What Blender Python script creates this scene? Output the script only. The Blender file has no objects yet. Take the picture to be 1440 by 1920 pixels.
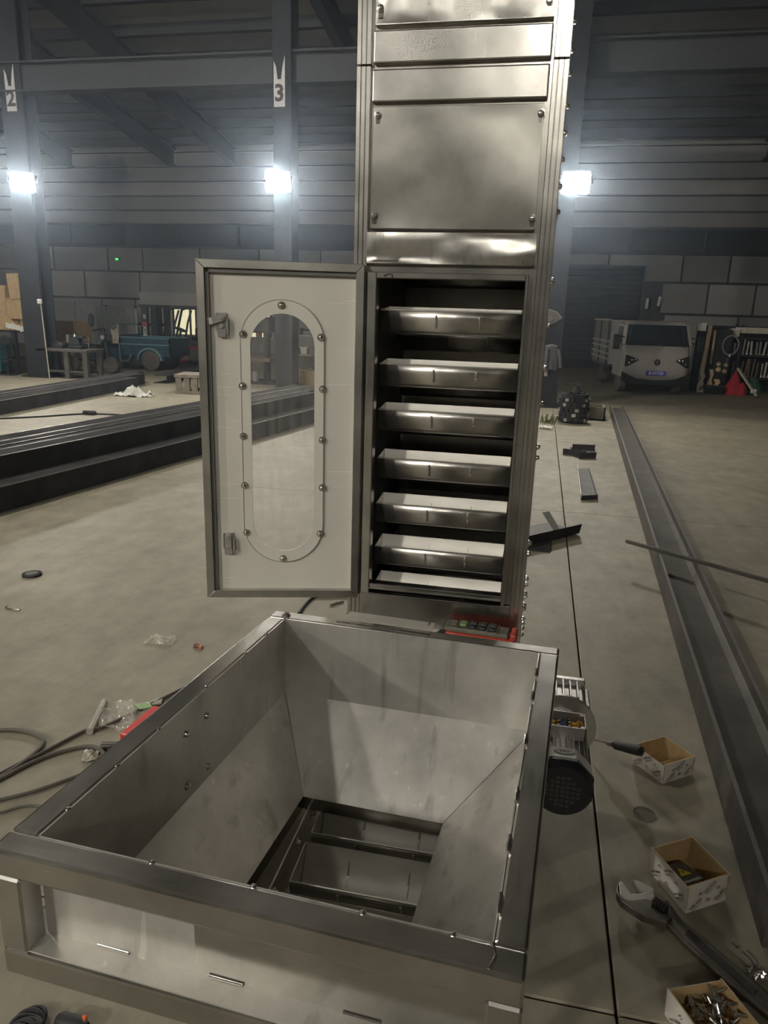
import bpy, bmesh, math, random
from mathutils import Matrix, Vector

random.seed(7)
C = bpy.context.scene.collection
PI = math.pi
# ---------------------------------------------------------------- camera
cam_d = bpy.data.cameras.new('camera')
cam = bpy.data.objects.new('camera', cam_d)
C.objects.link(cam)
bpy.context.scene.camera = cam
F_PX = 1365.77
cam_d.sensor_fit = 'VERTICAL'
cam_d.sensor_height = 24.0
cam_d.lens = F_PX / 1920 * 24.0
cam_d.clip_start = 0.05
cam_d.clip_end = 200
YAW, PITCH, ROLL = 0.20060, 0.26730, 0.03050
CAM = Vector((0.4894, -1.9111, 1.70))
fwd = Vector((-math.sin(YAW) * math.cos(PITCH), math.cos(YAW) * math.cos(PITCH), -math.sin(PITCH)))
rgt = Vector((math.cos(YAW), math.sin(YAW), 0))
upv = rgt.cross(fwd)
r2 = rgt * math.cos(ROLL) + upv * math.sin(ROLL)
u2 = upv * math.cos(ROLL) - rgt * math.sin(ROLL)
cam.matrix_world = Matrix(((r2.x, u2.x, -fwd.x, CAM.x), (r2.y, u2.y, -fwd.y, CAM.y), (r2.z, u2.z, -fwd.z, CAM.z), (0, 0, 0, 1)))
# ---------------------------------------------------------------- world, exposure
W = bpy.data.worlds.new('night')
bpy.context.scene.world = W
W.use_nodes = True
W.node_tree.nodes['Background'].inputs['Color'].default_value = (0.02, 0.025, 0.035, 1)
W.node_tree.nodes['Background'].inputs['Strength'].default_value = 0.2
vs = bpy.context.scene.view_settings
vs.view_transform = 'Standard'
vs.look = 'None'
vs.gamma = 1.0
vs.use_curve_mapping = False
vs.exposure = 0.32
cy = bpy.context.scene.cycles
cy.use_denoising = True
cy.max_bounces = 10
cy.diffuse_bounces = 4
cy.glossy_bounces = 5
cy.transparent_max_bounces = 12
cy.sample_clamp_indirect = 6.0
LAMP_FRONT = 1250.0      # emission of the three lamps on the far columns
LAMP_BACK = 820.0       # the same lamps on the columns behind the camera
HAZE = 0.0052         # scattering per metre of the haze added for lamp glare beyond the tower

# ---------------------------------------------------------------- helpers
K = 1.1456
NEAR = Matrix.Translation((0, 0, 0.216))
FARM = Matrix.Translation((0.4894, -1.9111, 0)) @ Matrix.Scale(K, 4) @ Matrix.Translation((-0.4894, 1.9111, 0))
IDM = Matrix.Identity(4)
XF = [FARM]


def use(m):
    XF[0] = m


ORG = {}


def thing(name, label, cat, loc=(0, 0, 0), group=None):
    o = bpy.data.objects.new(name, None)
    C.objects.link(o)
    o.empty_display_size = 0.05
    w = XF[0] @ Vector(loc)
    o.location = w
    ORG[o.name] = w
    tag(o, label, cat, group)
    return o


def tag(o, label=None, cat=None, group=None, kind=None):
    if label:
        o['label'] = label
    if cat:
        o['category'] = cat
    if group:
        o['group'] = group
    if kind:
        o['kind'] = kind
    return o


class MB:
    def __init__(self, T=None):
        self.v = []
        self.f = []
        self.T = T or IDM

    def add(self, vs_, fs):
        b = len(self.v)
        self.v += [self.T @ Vector(q) for q in vs_]
        self.f += [tuple(i + b for i in f) for f in fs]
        return self

    def hexa(self, p):
        return self.add(p, [(0, 3, 2, 1), (4, 5, 6, 7), (0, 1, 5, 4), (1, 2, 6, 5), (2, 3, 7, 6), (3, 0, 4, 7)])

    def box(self, x0, x1, y0, y1, z0, z1):
        return self.hexa([(x0, y0, z0), (x1, y0, z0), (x1, y1, z0), (x0, y1, z0), (x0, y0, z1), (x1, y0, z1), (x1, y1, z1), (x0, y1, z1)])

    def obox(self, c, s, rz=0, rx=0, ry=0):
        M = Matrix.Translation(c) @ Matrix.Rotation(rz, 4, 'Z') @ Matrix.Rotation(rx, 4, 'X') @ Matrix.Rotation(ry, 4, 'Y')
        h = [a / 2 for a in s]
        q = [(-h[0], -h[1], -h[2]), (h[0], -h[1], -h[2]), (h[0], h[1], -h[2]), (-h[0], h[1], -h[2]), (-h[0], -h[1], h[2]), (h[0], -h[1], h[2]), (h[0], h[1], h[2]), (-h[0], h[1], h[2])]
        return self.hexa([M @ Vector(a) for a in q])

    def bar(self, a, b, w, h, up=(0, 0, 1)):
        """a square bar from a to b, w across, h along up"""
        a, b = Vector(a), Vector(b)
        d = (b - a).normalized()
        s = d.cross(Vector(up))
        if s.length < 1e-6:
            s = Vector((1, 0, 0))
        s.normalize()
        u = s.cross(d)
        s, u = s * w / 2, u * h / 2
        return self.hexa([a - s - u, a + s - u, b + s - u, b - s - u, a - s + u, a + s + u, b + s + u, b - s + u])

    def cyl(self, a, b, r0, r1=None, n=12):
        r1 = r0 if r1 is None else r1
        a, b = Vector(a), Vector(b)
        d = (b - a).normalized()
        e = d.orthogonal().normalized()
        g = d.cross(e)
        vs_, fs = [], []
        for c, r in ((a, r0), (b, r1)):
            for i in range(n):
                t = 2 * PI * i / n
                vs_.append(c + e * r * math.cos(t) + g * r * math.sin(t))
        for i in range(n):
            j = (i + 1) % n
            fs.append((i, j, n + j, n + i))
        fs.append(tuple(range(n - 1, -1, -1)))
        fs.append(tuple(range(n, 2 * n)))
        return self.add(vs_, fs)

    def lathe(self, a, d, prof, n=14):
        """prof: list of (t along d, radius)"""
        a, d = Vector(a), Vector(d).normalized()
        e = d.orthogonal().normalized()
        g = d.cross(e)
        vs_, fs = [], []
        for t, r in prof:
            r = max(r, 1e-5)
            for i in range(n):
                w = 2 * PI * i / n
                vs_.append(a + d * t + e * r * math.cos(w) + g * r * math.sin(w))
        for k in range(len(prof) - 1):
            for i in range(n):
                j = (i + 1) % n
                fs.append((k * n + i, k * n + j, (k + 1) * n + j, (k + 1) * n + i))
        fs.append(tuple(range(n - 1, -1, -1)))
        fs.append(tuple(range((len(prof) - 1) * n, len(prof) * n)))
        return self.add(vs_, fs)

    def tube(self, pts, r, n=8, closed=False):
        pts = [Vector(q) for q in pts]
        m = len(pts)
        vs_, fs = [], []
        e = None
        for k in range(m):
            a = pts[(k - 1) % m] if (closed or k) else pts[0]
            b = pts[(k + 1) % m] if (closed or k < m - 1) else pts[-1]
            d = (b - a).normalized()
            if e is None:
                e = d.orthogonal().normalized()
            e = (e - d * e.dot(d)).normalized()
            g = d.cross(e)
            for i in range(n):
                w = 2 * PI * i / n
                vs_.append(pts[k] + e * r * math.cos(w) + g * r * math.sin(w))
        for k in range(m if closed else m - 1):
            k2 = (k + 1) % m
            for i in range(n):
                j = (i + 1) % n
                fs.append((k * n + i, k * n + j, k2 * n + j, k2 * n + i))
        if not closed:
            fs.append(tuple(range(n - 1, -1, -1)))
            fs.append(tuple(range((m - 1) * n, m * n)))
        return self.add(vs_, fs)

    def prism(self, poly, o, u, v, w):
        """poly of (a, b): o + a u + b v, extruded by vector w"""
        o, u, v, w = Vector(o), Vector(u), Vector(v), Vector(w)
        n = len(poly)
        q = [o + u * a + v * b for a, b in poly]
        vs_ = q + [x + w for x in q]
        fs = [tuple(range(n - 1, -1, -1)), tuple(range(n, 2 * n))]
        for i in range(n):
            j = (i + 1) % n
            fs.append((i, j, n + j, n + i))
        return self.add(vs_, fs)

    def plate(self, q, t):
        """a four cornered sheet of thickness t (along its own normal)"""
        q = [Vector(x) for x in q]
        n = (q[1] - q[0]).cross(q[3] - q[0]).normalized() * t
        return self.hexa(q + [x + n for x in q])

    def channel(self, poly, a, b, up=(0, 0, 1)):
        """open or closed section poly (across, up) swept from a to b"""
        a, b = Vector(a), Vector(b)
        d = (b - a).normalized()
        s = d.cross(Vector(up)).normalized()
        u = s.cross(d)
        return self.prism(poly, a, s, u, b - a)

    def sheet(self, nx, ny, fn):
        vs_ = [fn(i / nx, j / ny) for j in range(ny + 1) for i in range(nx + 1)]
        fs = []
        for j in range(ny):
            for i in range(nx):
                k = j * (nx + 1) + i
                fs.append((k, k + 1, k + nx + 2, k + nx + 1))
        return self.add(vs_, fs)

    def build(self, name, mat, parent=None, smooth=None, bevel=0, seg=1, solid=0):
        me = bpy.data.meshes.new(name)
        org = Vector((0, 0, 0))
        if parent is not None:
            r = parent
            while r.parent:
                r = r.parent
            org = ORG.get(r.name, Vector((0, 0, 0)))
        X = XF[0]
        if parent is None and self.v:
            w = [X @ q for q in self.v]
            org = Vector(((min(q.x for q in w) + max(q.x for q in w)) / 2, (min(q.y for q in w) + max(q.y for q in w)) / 2, min(q.z for q in w)))
        me.from_pydata([tuple((X @ q) - org) for q in self.v], [], self.f)
        bm = bmesh.new()
        bm.from_mesh(me)
        bmesh.ops.recalc_face_normals(bm, faces=bm.faces)
        bm.to_mesh(me)
        bm.free()
        me.materials.append(mat)
        o = bpy.data.objects.new(name, me)
        C.objects.link(o)
        if parent is not None:
            o.parent = parent
            p = parent
            # parts sit at the root's origin
        else:
            o.location = org
            ORG[o.name] = org
        if solid:
            md = o.modifiers.new('solid', 'SOLIDIFY')
            md.thickness = solid
            md.offset = 0
        if bevel:
            md = o.modifiers.new('bevel', 'BEVEL')
            md.width = bevel
            md.segments = seg
            md.limit_method = 'ANGLE'
            md.angle_limit = math.radians(40)
        if smooth:
            me.polygons.foreach_set('use_smooth', [True] * len(me.polygons))
            me.set_sharp_from_angle(angle=math.radians(smooth))
        return o


def copy_part(o, parent, loc=None):
    c = o.copy()
    C.objects.link(c)
    c.parent = parent
    if loc is not None:
        c.location = loc
    return c


def copy_tree(o, loc=None, rot=None, label=None, group=None, name=None):
    c = o.copy()
    C.objects.link(c)
    if loc is not None:
        c.location = loc
    if rot is not None:
        c.rotation_euler = rot
    if label:
        c['label'] = label
    if group:
        c['group'] = group
    for ch in list(o.children):
        d = ch.copy()
        C.objects.link(d)
        d.parent = c
        for g in list(ch.children):
            e = g.copy()
            C.objects.link(e)
            e.parent = d
    return c


# ---------------------------------------------------------------- materials
def newmat(name):
    m = bpy.data.materials.new(name)
    m.use_nodes = True
    return m, m.node_tree, m.node_tree.nodes['Principled BSDF']


def mat(name, col, rough=0.6, metal=0.0, var=0.12, scale=14.0, bump=0.0, bscale=60.0, spec=0.5, stretch=(1, 1, 1), col2=None, detail=6.0, scratch=0.0):
    m, t, b = newmat(name)
    tc = t.nodes.new('ShaderNodeTexCoord')
    mp = t.nodes.new('ShaderNodeMapping')
    mp.inputs['Scale'].default_value = stretch
    t.links.new(tc.outputs['Object'], mp.inputs['Vector'])
    n = t.nodes.new('ShaderNodeTexNoise')
    n.inputs['Scale'].default_value = scale
    n.inputs['Detail'].default_value = detail
    n.inputs['Roughness'].default_value = 0.62
    t.links.new(mp.outputs['Vector'], n.inputs['Vector'])
    r = t.nodes.new('ShaderNodeValToRGB')
    c2 = col2 or tuple(c * (1 + var) for c in col)
    c1 = tuple(c * (1 - var) for c in col)
    r.color_ramp.elements[0].color = (*c1, 1)
    r.color_ramp.elements[1].color = (*c2, 1)
    r.color_ramp.elements[0].position = 0.32
    r.color_ramp.elements[1].position = 0.68
    t.links.new(n.outputs['Fac'], r.inputs['Fac'])
    colour = r.outputs['Color']
    if scratch:
        for sc_, rot in (((4, 4, 260), (0.0, 0.10, 0.0)), ((6, 6, 200), (0.0, -0.5, 0.0))):
            m2 = t.nodes.new('ShaderNodeMapping')
            m2.inputs['Scale'].default_value = sc_
            m2.inputs['Rotation'].default_value = rot
            t.links.new(tc.outputs['Object'], m2.inputs['Vector'])
            n3 = t.nodes.new('ShaderNodeTexNoise')
            n3.inputs['Scale'].default_value = 1.0
            n3.inputs['Detail'].default_value = 1
            t.links.new(m2.outputs['Vector'], n3.inputs['Vector'])
            q = t.nodes.new('ShaderNodeMapRange')
            q.inputs['From Min'].default_value = 0.725
            q.inputs['From Max'].default_value = 0.76
            q.inputs['To Max'].default_value = scratch
            t.links.new(n3.outputs['Fac'], q.inputs['Value'])
            mx = t.nodes.new('ShaderNodeMix')
            mx.data_type = 'RGBA'
            t.links.new(q.outputs['Result'], mx.inputs['Factor'])
            t.links.new(colour, mx.inputs['A'])
            mx.inputs['B'].default_value = (0.85, 0.83, 0.76, 1)
            colour = mx.outputs['Result']
    t.links.new(colour, b.inputs['Base Color'])
    b.inputs['Roughness'].default_value = rough
    b.inputs['Metallic'].default_value = metal
    b.inputs['Specular IOR Level'].default_value = spec
    if bump:
        n2 = t.nodes.new('ShaderNodeTexNoise')
        n2.inputs['Scale'].default_value = bscale
        n2.inputs['Detail'].default_value = 5
        t.links.new(mp.outputs['Vector'], n2.inputs['Vector'])
        bp = t.nodes.new('ShaderNodeBump')
        bp.inputs['Strength'].default_value = bump
        bp.inputs['Distance'].default_value = 0.01
        t.links.new(n2.outputs['Fac'], bp.inputs['Height'])
        t.links.new(bp.outputs['Normal'], b.inputs['Normal'])
    return m


def steel(name, col=(0.56, 0.55, 0.525), rough=0.3, grain=(400, 400, 6), gr=0.12, dents=0.15, aniso=0.0, blot=0.1, dscale=5.0, scratch=0.0, smudge=0.0, metal=1.0):
    """brushed or rolled stainless: fine grain, blotches of wear, faint dents"""
    m, t, b = newmat(name)
    L = t.links.new
    tc = t.nodes.new('ShaderNodeTexCoord')
    mp = t.nodes.new('ShaderNodeMapping')
    mp.inputs['Scale'].default_value = grain
    L(tc.outputs['Object'], mp.inputs['Vector'])
    n = t.nodes.new('ShaderNodeTexNoise')
    n.inputs['Scale'].default_value = 1.0
    n.inputs['Detail'].default_value = 3
    L(mp.outputs['Vector'], n.inputs['Vector'])
    bl = t.nodes.new('ShaderNodeTexNoise')
    bl.inputs['Scale'].default_value = 9.0
    bl.inputs['Detail'].default_value = 7
    bl.inputs['Roughness'].default_value = 0.65
    L(tc.outputs['Object'], bl.inputs['Vector'])
    ad = t.nodes.new('ShaderNodeMath')
    ad.operation = 'MULTIPLY_ADD'
    ad.inputs[1].default_value = gr
    L(n.outputs['Fac'], ad.inputs[0])
    m2 = t.nodes.new('ShaderNodeMath')
    m2.operation = 'MULTIPLY_ADD'
    m2.inputs[1].default_value = blot
    m2.inputs[2].default_value = rough - gr / 2 - blot / 2
    L(bl.outputs['Fac'], m2.inputs[0])
    L(m2.outputs[0], ad.inputs[2])
    L(ad.outputs[0], b.inputs['Roughness'])
    r = t.nodes.new('ShaderNodeValToRGB')
    r.color_ramp.elements[0].color = (*[c * 0.80 for c in col], 1)
    r.color_ramp.elements[1].color = (*[min(1, c * 1.12) for c in col], 1)
    r.color_ramp.elements[0].position = 0.3
    r.color_ramp.elements[1].position = 0.65
    L(bl.outputs['Fac'], r.inputs['Fac'])
    colour = r.outputs['Color']
    if scratch:
        v = t.nodes.new('ShaderNodeTexNoise')
        v.inputs['Scale'].default_value = 1.0
        v.inputs['Detail'].default_value = 2
        mp2 = t.nodes.new('ShaderNodeMapping')
        mp2.inputs['Scale'].default_value = (60, 60, 5)
        mp2.inputs['Rotation'].default_value = (0.4, 0.9, 0.5)
        L(tc.outputs['Object'], mp2.inputs['Vector'])
        L(mp2.outputs['Vector'], v.inputs['Vector'])
        rr = t.nodes.new('ShaderNodeValToRGB')
        rr.color_ramp.elements[0].position = 0.70
        rr.color_ramp.elements[1].position = 0.74
        rr.color_ramp.elements[1].color = (scratch, scratch, scratch, 1)
        L(v.outputs['Fac'], rr.inputs['Fac'])
        mx = t.nodes.new('ShaderNodeMix')
        mx.data_type = 'RGBA'
        L(rr.outputs['Color'], mx.inputs['Factor'])
        L(colour, mx.inputs['A'])
        mx.inputs['B'].default_value = (0.85, 0.83, 0.76, 1)
        colour = mx.outputs['Result']
    if smudge:
        v = t.nodes.new('ShaderNodeTexNoise')
        v.inputs['Scale'].default_value = 1.0
        v.inputs['Detail'].default_value = 5
        mp3 = t.nodes.new('ShaderNodeMapping')
        mp3.inputs['Scale'].default_value = (30, 14, 3.0)
        L(tc.outputs['Object'], mp3.inputs['Vector'])
        L(mp3.outputs['Vector'], v.inputs['Vector'])
        rr = t.nodes.new('ShaderNodeMapRange')
        rr.inputs['From Min'].default_value = 0.58
        rr.inputs['From Max'].default_value = 0.72
        rr.inputs['To Max'].default_value = smudge
        L(v.outputs['Fac'], rr.inputs['Value'])
        mx = t.nodes.new('ShaderNodeMix')
        mx.data_type = 'RGBA'
        L(rr.outputs['Result'], mx.inputs['Factor'])
        L(colour, mx.inputs['A'])
        mx.inputs['B'].default_value = (0.16, 0.15, 0.13, 1)
        colour = mx.outputs['Result']
    L(colour, b.inputs['Base Color'])
    b.inputs['Metallic'].default_value = metal
    b.inputs['Anisotropic'].default_value = aniso
    d = t.nodes.new('ShaderNodeTexNoise')
    d.inputs['Scale'].default_value = dscale
    d.inputs['Detail'].default_value = 1.5
    L(tc.outputs['Object'], d.inputs['Vector'])
    bp = t.nodes.new('ShaderNodeBump')
    bp.inputs['Strength'].default_value = dents
    bp.inputs['Distance'].default_value = 0.02
    L(d.outputs['Fac'], bp.inputs['Height'])
    bp2 = t.nodes.new('ShaderNodeBump')
    bp2.inputs['Strength'].default_value = 0.04
    bp2.inputs['Distance'].default_value = 0.0003
    L(n.outputs['Fac'], bp2.inputs['Height'])
    L(bp.outputs['Normal'], bp2.inputs['Normal'])
    L(bp2.outputs['Normal'], b.inputs['Normal'])
    return m


def glow(name, col, s):
    m, t, b = newmat(name)
    b.inputs['Base Color'].default_value = (*col, 1)
    b.inputs['Emission Color'].default_value = (*col, 1)
    b.inputs['Emission Strength'].default_value = s
    return m


def clear(name, col, alpha, rough=0.1):
    m, t, b = newmat(name)
    b.inputs['Base Color'].default_value = (*col, 1)
    b.inputs['Alpha'].default_value = alpha
    b.inputs['Roughness'].default_value = rough
    n = t.nodes.new('ShaderNodeTexNoise')
    n.inputs['Scale'].default_value = 7
    n.inputs['Detail'].default_value = 6
    r = t.nodes.new('ShaderNodeMapRange')
    r.inputs['From Min'].default_value = 0.35
    r.inputs['From Max'].default_value = 0.75
    r.inputs['To Min'].default_value = alpha * 0.6
    r.inputs['To Max'].default_value = min(1, alpha * 1.6)
    t.links.new(n.outputs['Fac'], r.inputs['Value'])
    t.links.new(r.outputs['Result'], b.inputs['Alpha'])
    return m


SSV = steel('steel_brushed_vertical', rough=0.24, gr=0.06, grain=(900, 900, 6), scratch=0.25)
SSP = steel('steel_cover_panel', col=(0.5, 0.49, 0.46), rough=0.24, gr=0.05, grain=(900, 900, 5), dents=0.08, dscale=3)
SSD = steel('steel_dented_sheet', rough=0.3, grain=(300, 300, 10), dents=0.5, dscale=9, scratch=0.3)
SSB = steel('steel_bar_polished', col=(0.52, 0.505, 0.475), rough=0.22, grain=(8, 300, 300), blot=0.2, dents=0.05, scratch=0.3)
SSBY = steel('steel_side_bar_polished', col=(0.52, 0.505, 0.475), rough=0.22, grain=(300, 8, 300), blot=0.2, dents=0.05, scratch=0.3)
SSH = steel('steel_hopper_sheet', col=(0.60, 0.585, 0.55), rough=0.33, grain=(40, 40, 300), blot=0.16, dents=0.06, dscale=3, scratch=0.45, smudge=0.45, metal=0.62)
SSK = steel('steel_bucket', col=(0.68, 0.665, 0.63), rough=0.34, gr=0.06, grain=(10, 300, 300), dents=0.03)
SSKI = mat('bucket_inner_lit', (0.62, 0.60, 0.56), rough=0.45, metal=0.45, var=0.10, scale=6, stretch=(1, 1, 6))  # same steel as outside, made more diffuse to read brightly lit
SSDOOR = steel('steel_door_frame', col=(0.50, 0.49, 0.46), rough=0.36, grain=(300, 300, 8), dents=0.05)
CHROME = steel('steel_bolt', col=(0.7, 0.68, 0.64), rough=0.15, dents=0.0, blot=0.05, gr=0.02)
FILM = mat('door_sheet_film', (0.66, 0.64, 0.585), rough=0.42, metal=0.12, var=0.05, scale=4, spec=0.4, scratch=0.7)
FILML = mat('pane_border_film', (0.70, 0.68, 0.625), rough=0.36, metal=0.12, var=0.05, scale=4, spec=0.5)
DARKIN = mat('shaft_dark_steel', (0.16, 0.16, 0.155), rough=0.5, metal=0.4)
BLACKST = mat('mill_black_steel', (0.046, 0.047, 0.050), rough=0.9, metal=0.0, spec=0.02, var=0.3, scale=3, col2=(0.062, 0.062, 0.065))
GREYST = mat('mill_grey_steel', (0.085, 0.079, 0.072), rough=0.6, metal=0.1, spec=0.25, var=0.25, scale=5, bump=0.1)
COLM = mat('column_paint_dark', (0.032, 0.034, 0.04), rough=0.7, spec=0.2, var=0.2, scale=3)
ALU = mat('cast_aluminium', (0.52, 0.51, 0.49), rough=0.36, metal=0.85, var=0.1, scale=30, bump=0.08, bscale=150)
ALUW = mat('motor_silver_paint', (0.62, 0.61, 0.58), rough=0.4, metal=0.2, var=0.05)
BLK = mat('black_plastic', (0.012, 0.013, 0.017), rough=0.35, var=0.2)
BLKR = mat('black_rubber', (0.02, 0.02, 0.022), rough=0.6, var=0.3)
CARD = mat('cardboard', (0.50, 0.35, 0.185), rough=0.85, var=0.12, scale=10)
CARDIN = mat('cardboard_inside', (0.44, 0.31, 0.155), rough=0.9, var=0.15, scale=18, stretch=(1, 1, 0.3))
PRINT = mat('white_box_paper', (0.68, 0.64, 0.58), rough=0.6, var=0.06, scale=20)
INK = mat('dark_ink', (0.06, 0.055, 0.06), rough=0.7)
REDP = mat('red_plastic', (0.62, 0.035, 0.03), rough=0.35, var=0.1)
REDD = mat('red_worn_plastic', (0.42, 0.05, 0.03), rough=0.5, var=0.4, scale=20)
EDGEHI = mat('edge_highlight', (0.26, 0.25, 0.235), rough=0.4, metal=0.6)  # paler colour that paints highlights along the beam edges
GREYB = mat('pendant_grime', (0.14, 0.13, 0.10), rough=0.6, var=0.3, scale=25)
GRN = mat('pendant_green_button', (0.16, 0.27, 0.12), rough=0.5)
YEL = mat('warning_yellow', (0.75, 0.65, 0.04), rough=0.5, var=0.05)
WIREY = mat('yellow_wire', (0.75, 0.42, 0.05), rough=0.5)
WIREB = mat('blue_wire', (0.03, 0.08, 0.25), rough=0.5)
WIRER = mat('red_wire', (0.4, 0.02, 0.05), rough=0.5)
BRASS = steel('brass_terminal', col=(0.75, 0.62, 0.32), rough=0.2, dents=0)
CABLE = mat('grey_cable', (0.11, 0.10, 0.085), rough=0.6, var=0.15)
TEALM = mat('teal_machine', (0.03, 0.16, 0.19), rough=0.5, var=0.2, scale=6)
BLUEV = mat('tricycle_blue', (0.026, 0.062, 0.09), rough=0.4, var=0.2, scale=5)
BLUEL = mat('tricycle_pale_blue', (0.12, 0.24, 0.29), rough=0.45)
TYRE = mat('tyre', (0.10, 0.09, 0.08), rough=0.85, var=0.2, scale=20)
TRUCKW = mat('truck_pale_paint', (0.36, 0.34, 0.32), rough=0.3, var=0.05)
GLASSD = mat('dark_glass', (0.015, 0.02, 0.022), rough=0.08, var=0.1, spec=0.8)
PLATEB = mat('plate_blue', (0.07, 0.08, 0.42), rough=0.4, var=0.04)
WHITE = mat('white_paint', (0.72, 0.72, 0.70), rough=0.5, var=0.04)
REDV = mat('forklift_red', (0.48, 0.03, 0.035), rough=0.4, var=0.1)
MASTM = mat('forklift_mast', (0.05, 0.05, 0.052), rough=0.5, metal=0.4)
RUST = mat('rusty_scrap', (0.14, 0.10, 0.075), rough=0.8, var=0.35, scale=20)
TANM = mat('tan_moulding', (0.55, 0.42, 0.24), rough=0.7, var=0.15)
PALE = mat('pale_scrap', (0.50, 0.47, 0.40), rough=0.7, var=0.2)
FENCEM = mat('galvanised_sheet', (0.46, 0.47, 0.48), rough=0.45, metal=0.4, var=0.12, scale=2)
WALLM = [mat('wall_panel_%d' % i, c, rough=0.7, var=0.06, scale=2) for i, c in enumerate(((0.30, 0.30, 0.295), (0.25, 0.25, 0.248), (0.34, 0.34, 0.335)))]
WALLD = mat('wall_dark_gap', (0.05, 0.052, 0.056), rough=0.8)
ROOFM = mat('roof_sheet', (0.34, 0.34, 0.345), rough=0.6, var=0.08, scale=1.5)
PURLM = mat('purlin_dark', (0.05, 0.052, 0.058), rough=0.7)
CREAM = glow('lit_room_beyond', (1.0, 0.93, 0.62), 0.55)
LEAF = mat('leaf_green', (0.11, 0.125, 0.055), rough=0.6, var=0.4, scale=30)
GREENV = mat('dark_green_sheet', (0.03, 0.09, 0.05), rough=0.6, var=0.3)
REDCL = mat('red_cloth', (0.38, 0.02, 0.035), rough=0.8, var=0.25)
SHIRT = mat('grey_cloth', (0.10, 0.097, 0.10), rough=0.9, var=0.15)
PANE = clear('acrylic_pane', (0.55, 0.54, 0.52), 0.10, 0.06)
BAG = clear('clear_plastic_bag', (0.75, 0.72, 0.64), 0.34, 0.14)
BAGG = mat('green_print_on_bag', (0.25, 0.42, 0.16), rough=0.4)
PAPER = mat('crumpled_paper', (0.42, 0.39, 0.33), rough=0.8, bump=0.4)
ORANGE = mat('orange_handle', (0.75, 0.13, 0.03), rough=0.5)
COPPER = mat('brown_clip', (0.20, 0.09, 0.05), rough=0.5)


def concrete():
    m, t, b = newmat('concrete_floor')
    L = t.links.new
    tc = t.nodes.new('ShaderNodeTexCoord')
    g = t.nodes.new('ShaderNodeNewGeometry')
    def noise(s, d, stretch=(1, 1, 1)):
        mp = t.nodes.new('ShaderNodeMapping')
        mp.inputs['Scale'].default_value = stretch
        L(g.outputs['Position'], mp.inputs['Vector'])
        n = t.nodes.new('ShaderNodeTexNoise')
        n.inputs['Scale'].default_value = s
        n.inputs['Detail'].default_value = d
        n.inputs['Roughness'].default_value = 0.68
        L(mp.outputs['Vector'], n.inputs['Vector'])
        return n
    n1, n2, n3 = noise(0.9, 9), noise(6.0, 8, (1, 0.6, 1)), noise(70, 4)
    r = t.nodes.new('ShaderNodeValToRGB')
    e = r.color_ramp.elements
    e[0].position, e[0].color = 0.30, (0.200, 0.179, 0.134, 1)
    e[1].position, e[1].color = 0.66, (0.302, 0.276, 0.214, 1)
    L(n1.outputs['Fac'], r.inputs['Fac'])
    r2_ = t.nodes.new('ShaderNodeValToRGB')
    e = r2_.color_ramp.elements
    e[0].position, e[0].color = 0.34, (0.72, 0.71, 0.70, 1)
    e[1].position, e[1].color = 0.62, (1.08, 1.08, 1.06, 1)
    L(n2.outputs['Fac'], r2_.inputs['Fac'])
    mx = t.nodes.new('ShaderNodeMix')
    mx.data_type = 'RGBA'
    mx.blend_type = 'MULTIPLY'
    mx.inputs['Factor'].default_value = 0.8
    L(r.outputs['Color'], mx.inputs['A'])
    L(r2_.outputs['Color'], mx.inputs['B'])
    L(mx.outputs['Result'], b.inputs['Base Color'])
    b.inputs['Roughness'].default_value = 0.62
    bp = t.nodes.new('ShaderNodeBump')
    bp.inputs['Strength'].default_value = 0.25
    bp.inputs['Distance'].default_value = 0.004
    L(n3.outputs['Fac'], bp.inputs['Height'])
    L(bp.outputs['Normal'], b.inputs['Normal'])
    return m


CONC = concrete()


def text(body, mat_, size, o, u, v, depth, parent, name='lettering', align='CENTER', bold=0.0):
    """real lettering: baseline along u, up along v, at o"""
    cu = bpy.data.curves.new('txt', 'FONT')
    cu.body = body
    cu.size = size
    cu.align_x = align
    cu.align_y = 'CENTER'
    cu.offset = bold
    cu.resolution_u = 2
    to = bpy.data.objects.new('txt', cu)
    C.objects.link(to)
    dg = bpy.context.evaluated_depsgraph_get()
    me0 = to.evaluated_get(dg).to_mesh()
    u, v = Vector(u).normalized(), Vector(v).normalized()
    w = u.cross(v)
    b = MB()
    o = Vector(o)
    b.add([o + u * q.co.x + v * q.co.y + w * depth for q in me0.vertices], [tuple(p.vertices) for p in me0.polygons])
    to.evaluated_get(dg).to_mesh_clear()
    bpy.data.objects.remove(to)
    bpy.data.curves.remove(cu)
    return b.build(name, mat_, parent)


# ================================================================ the hall
use(FARM)
# floor: a base and cast slabs with open joints
fl = MB().box(-24, 13, -14, 24, -0.3, -0.1).build('floor', mat('floor_joint_dark', (0.06, 0.055, 0.045), rough=0.9))
tag(fl, kind='structure')
xs = [-24, -19.2, -15.2, -11.2, -7.2, -3.2, 0.775, 4.8, 8.8, 13]
ys = [-14, -9.4, -5.0, -0.56, 3.85, 7.30, 10.75, 14.2, 17.65, 21.1, 24]
G = 0.0032
for i in range(len(xs) - 1):
    for j in range(len(ys) - 1):
        MB().box(xs[i] + G, xs[i + 1] - G, ys[j] + G, ys[j + 1] - G, -0.12, 0.0).build('slab', CONC, fl, bevel=0.004)

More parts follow.
